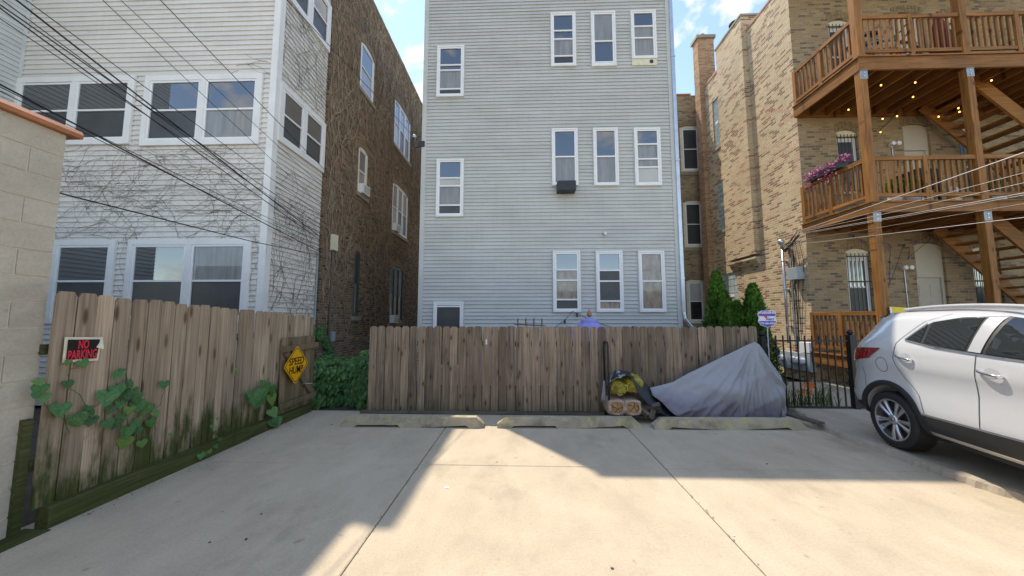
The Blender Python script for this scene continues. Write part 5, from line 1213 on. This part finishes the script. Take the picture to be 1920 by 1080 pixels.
# bumper insert, plate, windscreen, lamps (out of frame but real)
mb = MB(CT); 
for i in range(12):
    y0_, y1_ = -.66+.11*i, -.55+.11*i; mb.face([(rear_pt(y0_, .42, .01), y0_, .39), (rear_pt(y1_, .42, .01), y1_, .39), (rear_pt(y1_, .5, .008), y1_, .52), (rear_pt(y0_, .5, .008), y0_, .52)])
mb.build('rear_bumper_insert', m_clad, car)
mb = MB(CT); g = []
for i in range(9):
    y = -.62+1.24*i/8; g.append([mb.pt((lerp_sl(z)[2] - .25*(y/.62)**2*.35 + .008, y*(1-.35*(z-1.3)), z)) for z in (1.22, 1.33, 1.44, 1.56, 1.64)])
for i in range(8):
    for j in range(4): mb.f.append([g[i][j], g[i+1][j], g[i+1][j+1], g[i][j+1]])
mb.build('windscreen', m_cglass, car, smooth=True)
for s in B2: MB(CT).box((3.0, s*.58 - .12, .84), (3.395, s*.58 + .12, .98)).build('headlight', m_signwhite, car, bevel=.03)
# wheels
for xw in (0, AXF):
    for s in B2:
        c = Vector((xw, s*(HWID-.125), GZ+WR)); mb = MB(CT); R = WR
        prof = [(.235, -.10), (.30, -.112), (R-.018, -.10), (R-.003, -.075), (R, -.03), (R, .03), (R-.003, .075), (R-.018, .10), (.30, .112), (.25, .106), (.235, .095)]
        mb.lathe(prof, c, 48, 1, False); wh = mb.build('wheel', m_rub, car, smooth=True)
        tr_ = MB(CT)
        for k in range(56):
            a = 2*math.pi*k/56
            for dy0, dy1, sk in ((-.09, -.035, .03), (-.025, .025, -.02), (.035, .09, .03)):
                q = [c + Vector((math.cos(a+e)*(R+.004), dy, math.sin(a+e)*(R+.004))) for e, dy in ((0, dy0), (.07, dy0), (.07+sk, dy1), (sk, dy1))]; tr_.face(q)
        tr_.build('tread', m_rub, wh)
        rim = MB(CT); f = s*.075
        for r0, r1, d0, d1 in ((.236, .243, s*.06, s*.104), (.225, .236, s*.03, s*.10)):
            ring_ = []
            for k in range(40): a = 2*math.pi*k/40; ring_.append([rim.pt(c + Vector((math.cos(a)*r, d, math.sin(a)*r))) for r, d in ((r0, d0), (r0, d1), (r1, d1), (r1, d0))])
            for k in range(40):
                for j in range(4): rim.f.append([ring_[k][j], ring_[(k+1) % 40][j], ring_[(k+1) % 40][(j+1) % 4], ring_[k][(j+1) % 4]])
        for k in range(10):
            a = 2*math.pi*k/10 + .1 + (.09 if k % 2 else -.09); ca, sa = math.cos(a), math.sin(a); ta = Vector((-sa, 0, ca)); rd = Vector((ca, 0, sa))
            q = []
            for r, w, d in ((.045, .016, s*.088), (.14, .019, s*.094), (.228, .030, s*.092)):
                q.append([rim.pt(c + rd*r + ta*w*e + Vector((0, d - s*dd, 0))) for e, dd in ((-1, .012), (-.35, 0), (.35, 0), (1, .012), (1, .03), (-1, .03))])
            for A_, B_ in zip(q, q[1:]):
                for j in range(6): rim.f.append([A_[j], A_[(j+1) % 6], B_[(j+1) % 6], B_[j]])
        rim.lathe([(.05, s*.05), (.06, s*.085), (.05, s*.10), (.03, s*.104)], c, 20, 1)
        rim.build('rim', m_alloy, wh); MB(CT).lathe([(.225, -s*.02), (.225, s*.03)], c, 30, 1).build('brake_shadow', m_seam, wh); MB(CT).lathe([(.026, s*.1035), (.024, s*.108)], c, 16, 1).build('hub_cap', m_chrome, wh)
MB(CT).box((-.4, -.7, .30), (3.1, .7, .38)).build('underbody', m_seam, car)

# ================================================================ covered object (grey tarpaulin)
m_tarp = None
def tarpmat(name, c1, c2, rough=.55):
    m, N, L, B = newmat(name); ge = N.new('ShaderNodeNewGeometry'); v = ge.outputs['Position']
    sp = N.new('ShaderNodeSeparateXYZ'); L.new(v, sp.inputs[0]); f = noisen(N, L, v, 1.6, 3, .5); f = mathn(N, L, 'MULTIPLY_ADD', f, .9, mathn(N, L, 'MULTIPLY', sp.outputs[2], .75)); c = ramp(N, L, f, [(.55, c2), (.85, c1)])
    g = noisen(N, L, v, 14, 4); c = mixc(N, L, .15, c, ramp(N, L, g, [(.3, (.7, .68, .7)), (.65, (1.08,)*3)]), 'MULTIPLY')
    L.new(c, B.inputs['Base Color']); B.inputs['Roughness'].default_value = rough; B.inputs['Specular IOR Level'].default_value = .4
    w = noisen(N, L, vmap(N, L, v, (4, 4, 9), (0, 0, 0), (0, .5, 0)), 1.6, 5, .6, 1.0); bumpn(N, L, w, .3, .015, B); return m
m_tarp = tarpmat('grey cover', (.33, .34, .355), (.19, .18, .215)); m_tarpd = tarpmat('dark cover lining', (.035, .045, .05), (.02, .026, .03), .45)
TYc = 5.76
ridge = [(1219, 727), (1240, 722), (1262, 716), (1290, 700), (1320, 686), (1350, 671), (1380, 657), (1402, 646), (1415, 641), (1424, 646), (1434, 660), (1446, 680), (1457, 695), (1465, 706), (1468, 716)]
def rz_(px):
    for (a, b), (c, d) in zip(ridge, ridge[1:]):
        if a <= px <= c: return b + (d-b)*(px-a)/(c-a)
    return ridge[-1][1]
mb = MB(); g = []; NX, NZ = 150, 80
pk_ = P(1415, 641, Y=TYc)
def ridged(v): return 1 - abs(noise.noise(v))*2
for i in range(NX+1):
    px = 1219 + (1468-1219)*i/NX; u = i/NX; q = P(px, rz_(px), Y=TYc); zr = q.z; x = q.x
    zb = max(0.02, .40*(1 - (px-1219)/55)) if px < 1274 else .02
    fat = .08 + .20*math.sin(math.pi*min(1, max(0, u))**.8)**.6
    row = []
    for j in range(NZ+1):
        t = j/NZ*2 - 1                       # -1 front foot, 0 ridge, 1 back foot
        s = abs(t); z = zr + (zb-zr)*s**1.2; w = fat*(1-(1-s)**1.7)
        dx, dz_ = x - pk_.x, pk_.z - z; r = math.hypot(dx, dz_) + .02; ang = math.atan2(dz_, -dx)
        f1 = ridged(Vector((ang*3.1 + .25*noise.noise(Vector((x*2, z*2, 0))), r*.55, 2.0)))**3 * .075*min(1, r*1.6)
        f2 = ridged(Vector((ang*7.5 + .5, r*1.1 + x*.6, 9.0)))**4 * .035*min(1, r*1.2)
        f3 = ridged(Vector((x*1.3 - z*2.6, z*1.6 + x*.5, 5.0)))**5 * .05*s
        bulge = .09*math.exp(-((px-1345)/34)**2 - ((z-.50)/.18)**2) + .08*math.exp(-((px-1452)/20)**2 - ((z-.42)/.16)**2) + .05*math.exp(-((px-1290)/24)**2 - ((z-.26)/.12)**2)
        k = min(1, s*4)*(1 if s < .96 else .8)
        y = TYc + (-1 if t < 0 else .5)*(w + k*(f1 + f2 + f3*.7 - .055 + bulge))
        hem = .02*math.sin(px*.16)*(s > .97)
        xx = x - (.05*s*s if px > 1445 else 0) + .015*noise.noise(Vector((px*.05, z*6, 7)))*s
        row.append(mb.pt((xx, max(5.485, min(y, FY-.03)), max(.006, z + hem))))
    g.append(row)
for i in range(NX):
    for j in range(NZ): mb.f.append([g[i][j], g[i+1][j], g[i+1][j+1], g[i][j+1]])
mb.f.append(g[-1]) ; tp = mb.build('grey_tarpaulin_cover', m_tarp, smooth=True); tag(tp, 'grey weathered tarpaulin draped in a peak over a bulky object before the fence', 'tarpaulin')
# firewood rack
RYf, RYb = 5.56, 5.84; rx = P(1141, 700, Y=RYf).x; rx2 = P(1238, 700, Y=RYf).x; ztop = P(1139, 642, Y=RYf).z
rk = thing('firewood_rack', 'black tubular firewood rack with a tall end hoop in front of the fence', 'rack', (rx+.4, 5.7, 0))
for x in (rx, rx2):
    zt = ztop if x == rx else .22
    MB().tube([(x, RYf, .02), (x, RYf, zt-.06), (x, RYf+.03, zt-.01), (x, RYf+.08, zt), (x, RYb-.08, zt), (x, RYb-.03, zt-.01), (x, RYb, zt-.06), (x, RYb, .02)], .016, 8).build('end_hoop', m_black, rk, smooth=True)
for y in (RYf, RYb): MB().tube([(rx, y, .02), (rx+.04, y, .095), (rx+.08, y, .11), (rx2-.05, y, .11), (rx2, y, .06)], .014, 8).build('base_rail', m_black, rk, smooth=True)
for x in (rx+.25, rx+.55): MB().tube([(x, RYf, .11), (x, RYb, .11)], .012, 6).build('cross_bar', m_black, rk)
m_logend = M('split log', (.48, .27, .12), .85, .35, 14, bump=.4); m_wrap = M('clear wrap', (.40, .30, .22), .22, .35, 9, bump=.6, fine=14, coat=.5)
def bundle(px, label):
    x = P(px, 755, Y=RYf).x; z0 = .126; b = thing('firewood_bundle', label, 'firewood', (x, 5.7, z0)); w, h = .272, .24
    rn = random.Random(px); k = 0
    cuts = sorted(rn.uniform(0, .5) + 6.283*k/5 for k in range(5)); cuts.append(cuts[0] + 6.283); ox, oz = rn.uniform(-.03, .03), rn.uniform(-.03, .03)
    for a0, a1 in zip(cuts, cuts[1:]):
        am = (a0+a1)/2; gx_, gz_ = x + .008 + ox + .007*math.cos(am), z0 + h/2 + oz + .007*math.sin(am)
        pl = [(gx_, gz_)] + [(x + .008 + .118*math.cos(a0+.06+(a1-a0-.12)*t/5), z0 + h/2 + .112*math.sin(a0+.06+(a1-a0-.12)*t/5)) for t in range(6)]
        yo = RYf - .018 + rn.uniform(-.006, .02); MB().prism([(a, yo, c_) for a, c_ in pl], (0, .33, 0)).build('log', m_logend, b)
    mb = MB(); pr = []
    for k in range(28):
        a = 2*math.pi*k/28; ca, sa = math.cos(a), math.sin(a); e = max(abs(ca), abs(sa)); jj = 1+.04*noise.noise(Vector((ca*3, sa*3, px)))
        o = (x + w/2*ca/e**.8*jj, z0 + h/2 + h/2*sa/e**.8*jj); i_ = (x + .092*ca + .008, z0+h/2 + .085*sa)
        pr.append([mb.pt((i_[0], RYf-.035, i_[1])), mb.pt(((o[0]*.7+i_[0]*.3), RYf-.05+.012*math.sin(5*a), (o[1]*.7+i_[1]*.3))), mb.pt((o[0], RYf-.02, o[1])), mb.pt((o[0], RYf+.32, o[1]))])
    for k in range(28):
        for j in range(3): mb.f.append([pr[k][j], pr[(k+1) % 28][j], pr[(k+1) % 28][j+1], pr[k][j+1]])
    mb.build('plastic_wrap', m_wrap, b, smooth=True)
bundle(1155, 'plastic wrapped firewood bundle beside the tall end hoop of the rack'); bundle(1185, 'plastic wrapped firewood bundle with a round opening, second from the hoop')
def netmat():
    m, N, L, B = newmat('yellow net bag'); v = coords(N, L)
    vo = N.new('ShaderNodeTexVoronoi'); vo.inputs['Scale'].default_value = 13; L.new(vmap(N, L, v, (1, .4, 1)), vo.inputs['Vector'])
    c = ramp(N, L, vo.outputs['Distance'], [(.1, (.26, .15, .035)), (.45, (.30, .25, .015)), (.7, (.05, .04, .01))]); c = mixc(N, L, .35, c, ramp(N, L, noisen(N, L, v, 90, 2), [(.4, (.25, .2, .02)), (.6, (.60, .52, .03))]))
    L.new(c, B.inputs['Base Color']); B.inputs['Roughness'].default_value = .55; bumpn(N, L, vo.outputs['Distance'], .6, .02, B); return m
m_net = netmat()
for px, py, rx_, rz2, tilt, lab in ((1157, 726, .155, .135, 0, 'yellow net bag of kindling on the wood bundle next to the hoop'), (1185, 720, .16, .15, -.35, 'yellow net bag of kindling slumped beside the other bag under the dark cover')):
    c = P(px, py, Y=5.72); mb = MB(); R_ = 14; g = []
    for i in range(R_+1):
        th = math.pi*i/R_; row = []
        for j in range(20):
            a = 2*math.pi*j/20; d = Vector((math.sin(th)*math.cos(a), math.cos(th), math.sin(th)*math.sin(a))); k = 1+.30*noise.noise(d*2.1+Vector((px, 0, 0)))+.10*noise.noise(d*6+Vector((0, px, 0))); d = Vector([math.copysign(abs(e)**.8, e) for e in d]); q = Vector((d.x*rx_*k, d.y*.15*k, max(-.09, d.z*rz2*k))); q = Matrix.Rotation(tilt, 3, 'Y') @ q; row.append(mb.pt(c+q))
        g.append(row)
    for i in range(R_):
        for j in range(20): mb.f.append([g[i][j], g[i][(j+1) % 20], g[i+1][(j+1) % 20], g[i+1][j]])
    o = mb.build('firewood_bag', m_net, smooth=True); tag(o, lab, 'bag')
    tie = MB(); ring_ = [c + Matrix.Rotation(tilt, 3, 'Y') @ Vector((rx_*.8*math.cos(a)+.01, -.115-.02*math.sin(3*a), rz2*.66*math.sin(a)+.01*math.sin(5*a))) for a in [2*math.pi*k/24 for k in range(24)]]; tie.tube(ring_, .004, 5, closed=True); tie.build('drawstring', m_cream, o)
def cloth(name, up_, lo_, Yu, Yl, m, label, nj=10, seed=0):
    mb = MB(); g = []; N = 44
    def at(e, t):
        k = min(len(e)-2, int(t*(len(e)-1))); u = t*(len(e)-1)-k; return e[k][0]+(e[k+1][0]-e[k][0])*u, e[k][1]+(e[k+1][1]-e[k][1])*u
    for i in range(N+1):
        t = i/N; a, b = at(up_, t), at(lo_, t); A_, B_ = P(*a, Y=Yu), P(*b, Y=Yl); row = []
        for j in range(nj+1):
            u = j/nj; p = A_.lerp(B_, u); n_ = noise.noise(Vector((t*6+seed, u*5-t*4, 1)))*.03 + noise.noise(Vector((t*14, u*9-t*7, 4+seed)))*.012; row.append(mb.pt(p + Vector((0, -.05*math.sin(math.pi*u) + n_, max(n_*.6, .012-p.z)))))
        g.append(row)
    for i in range(N):
        for j in range(nj): mb.f.append([g[i][j], g[i+1][j], g[i+1][j+1], g[i][j+1]])
    o = mb.build(name, m, smooth=True); s = o.modifiers.new('s', 'SOLIDIFY'); s.thickness = .004; return tag(o, label, 'cover')
cloth('dark_cover', [(1137, 722), (1143, 707), (1152, 696), (1163, 692), (1177, 697), (1190, 702), (1205, 713), (1219, 726), (1240, 748), (1260, 770), (1276, 781)], [(1138, 735), (1143, 716), (1152, 708), (1164, 707), (1172, 704), (1184, 707), (1192, 722), (1200, 742), (1220, 762), (1243, 776), (1262, 782)], 5.86, 5.53, m_tarpd, 'dark lining side of a cover pulled back over the firewood rack')
cloth('grey_cover_flap', [(1137, 716), (1146, 703), (1156, 694), (1164, 694), (1172, 699)], [(1141, 717), (1150, 712), (1160, 708), (1167, 706), (1172, 703)], 5.85, 5.52, m_tarp, 'grey outer side of the cover folded over the top of the rack', 6, 3)
cloth('grey_cover_strip', [(1131, 716), (1134, 714)], [(1126, 752), (1134, 756)], 5.72, 5.62, m_tarp, 'narrow grey strip of cover hanging beside the rack hoop', 6, 5)
for a, b, lab in (((1189, 756), (1215, 778), 'split log sticking out under the dark cover'), ((1226, 760), (1219, 785), 'grey split log leaning down off the rack'), ((1200, 766), (1238, 760), 'split log lying along the bottom of the rack')):
    A_, B_ = P(*a, Y=5.62), P(*b, Y=5.53); A_.z = max(A_.z, .06); B_.z = max(B_.z, .05); d = (B_-A_).normalized(); u = d.orthogonal().normalized(); w = d.cross(u)
    o = MB().prism([A_ + u*.06, A_ - u*.03 + w*.045, A_ - u*.03 - w*.045], (B_-A_)).build('split_log', m_rot); tag(o, lab, 'log')
# small litter on the slab
rn = random.Random(21)
for px, py, s, m, nm, lab in ((838, 914, .05, m_signwhite, 'paper_scrap', 'flat white paper scrap on the sunlit slab'), (490, 964, .022, m_stone, 'pebble', 'pale pebble on the shaded slab'), (461, 1012, .024, m_twig, 'pebble', 'dark brown clod on the shaded slab'), (393, 1017, .016, m_twig, 'pebble', 'small dark chip on the shaded slab'), (1148, 1066, .02, m_twig, 'pebble', 'dark chip on the middle slab'), (1376, 1005, .016, m_signwhite, 'pebble', 'white chip lying on the joint of the slabs'), (546, 817, .02, m_signwhite, 'paper_scrap', 'small white scrap near the gate'), (545, 800, .03, m_leaf, 'fallen_leaf', 'small fallen green leaf by the gate sill'), (622, 796, .035, m_twig, 'fallen_leaf', 'brown fallen leaf beside the wheel stop'), (1438, 870, .02, m_twig, 'pebble', 'dark chip on the slab before the covered object')):
    s *= .55; p = P(px, py, Z=0.002); mb = MB(); k = 7; flat = nm != 'pebble'
    ring_ = [(s*(1+.35*rn.uniform(-1, 1))*math.cos(2*math.pi*j/k), s*.7*(1+.35*rn.uniform(-1, 1))*math.sin(2*math.pi*j/k)) for j in range(k)]
    lo_ = [mb.pt((p.x+a, p.y+b, .0025)) for a, b in ring_]; hi_ = [mb.pt((p.x+a*.75, p.y+b*.75, .005 if flat else s*.8)) for a, b in ring_]; mb.f.append(hi_)
    for j in range(k): mb.f.append([lo_[j], lo_[(j+1) % k], hi_[(j+1) % k], hi_[j]])
    tag(mb.build(nm, m), lab, nm.replace('_', ' '))
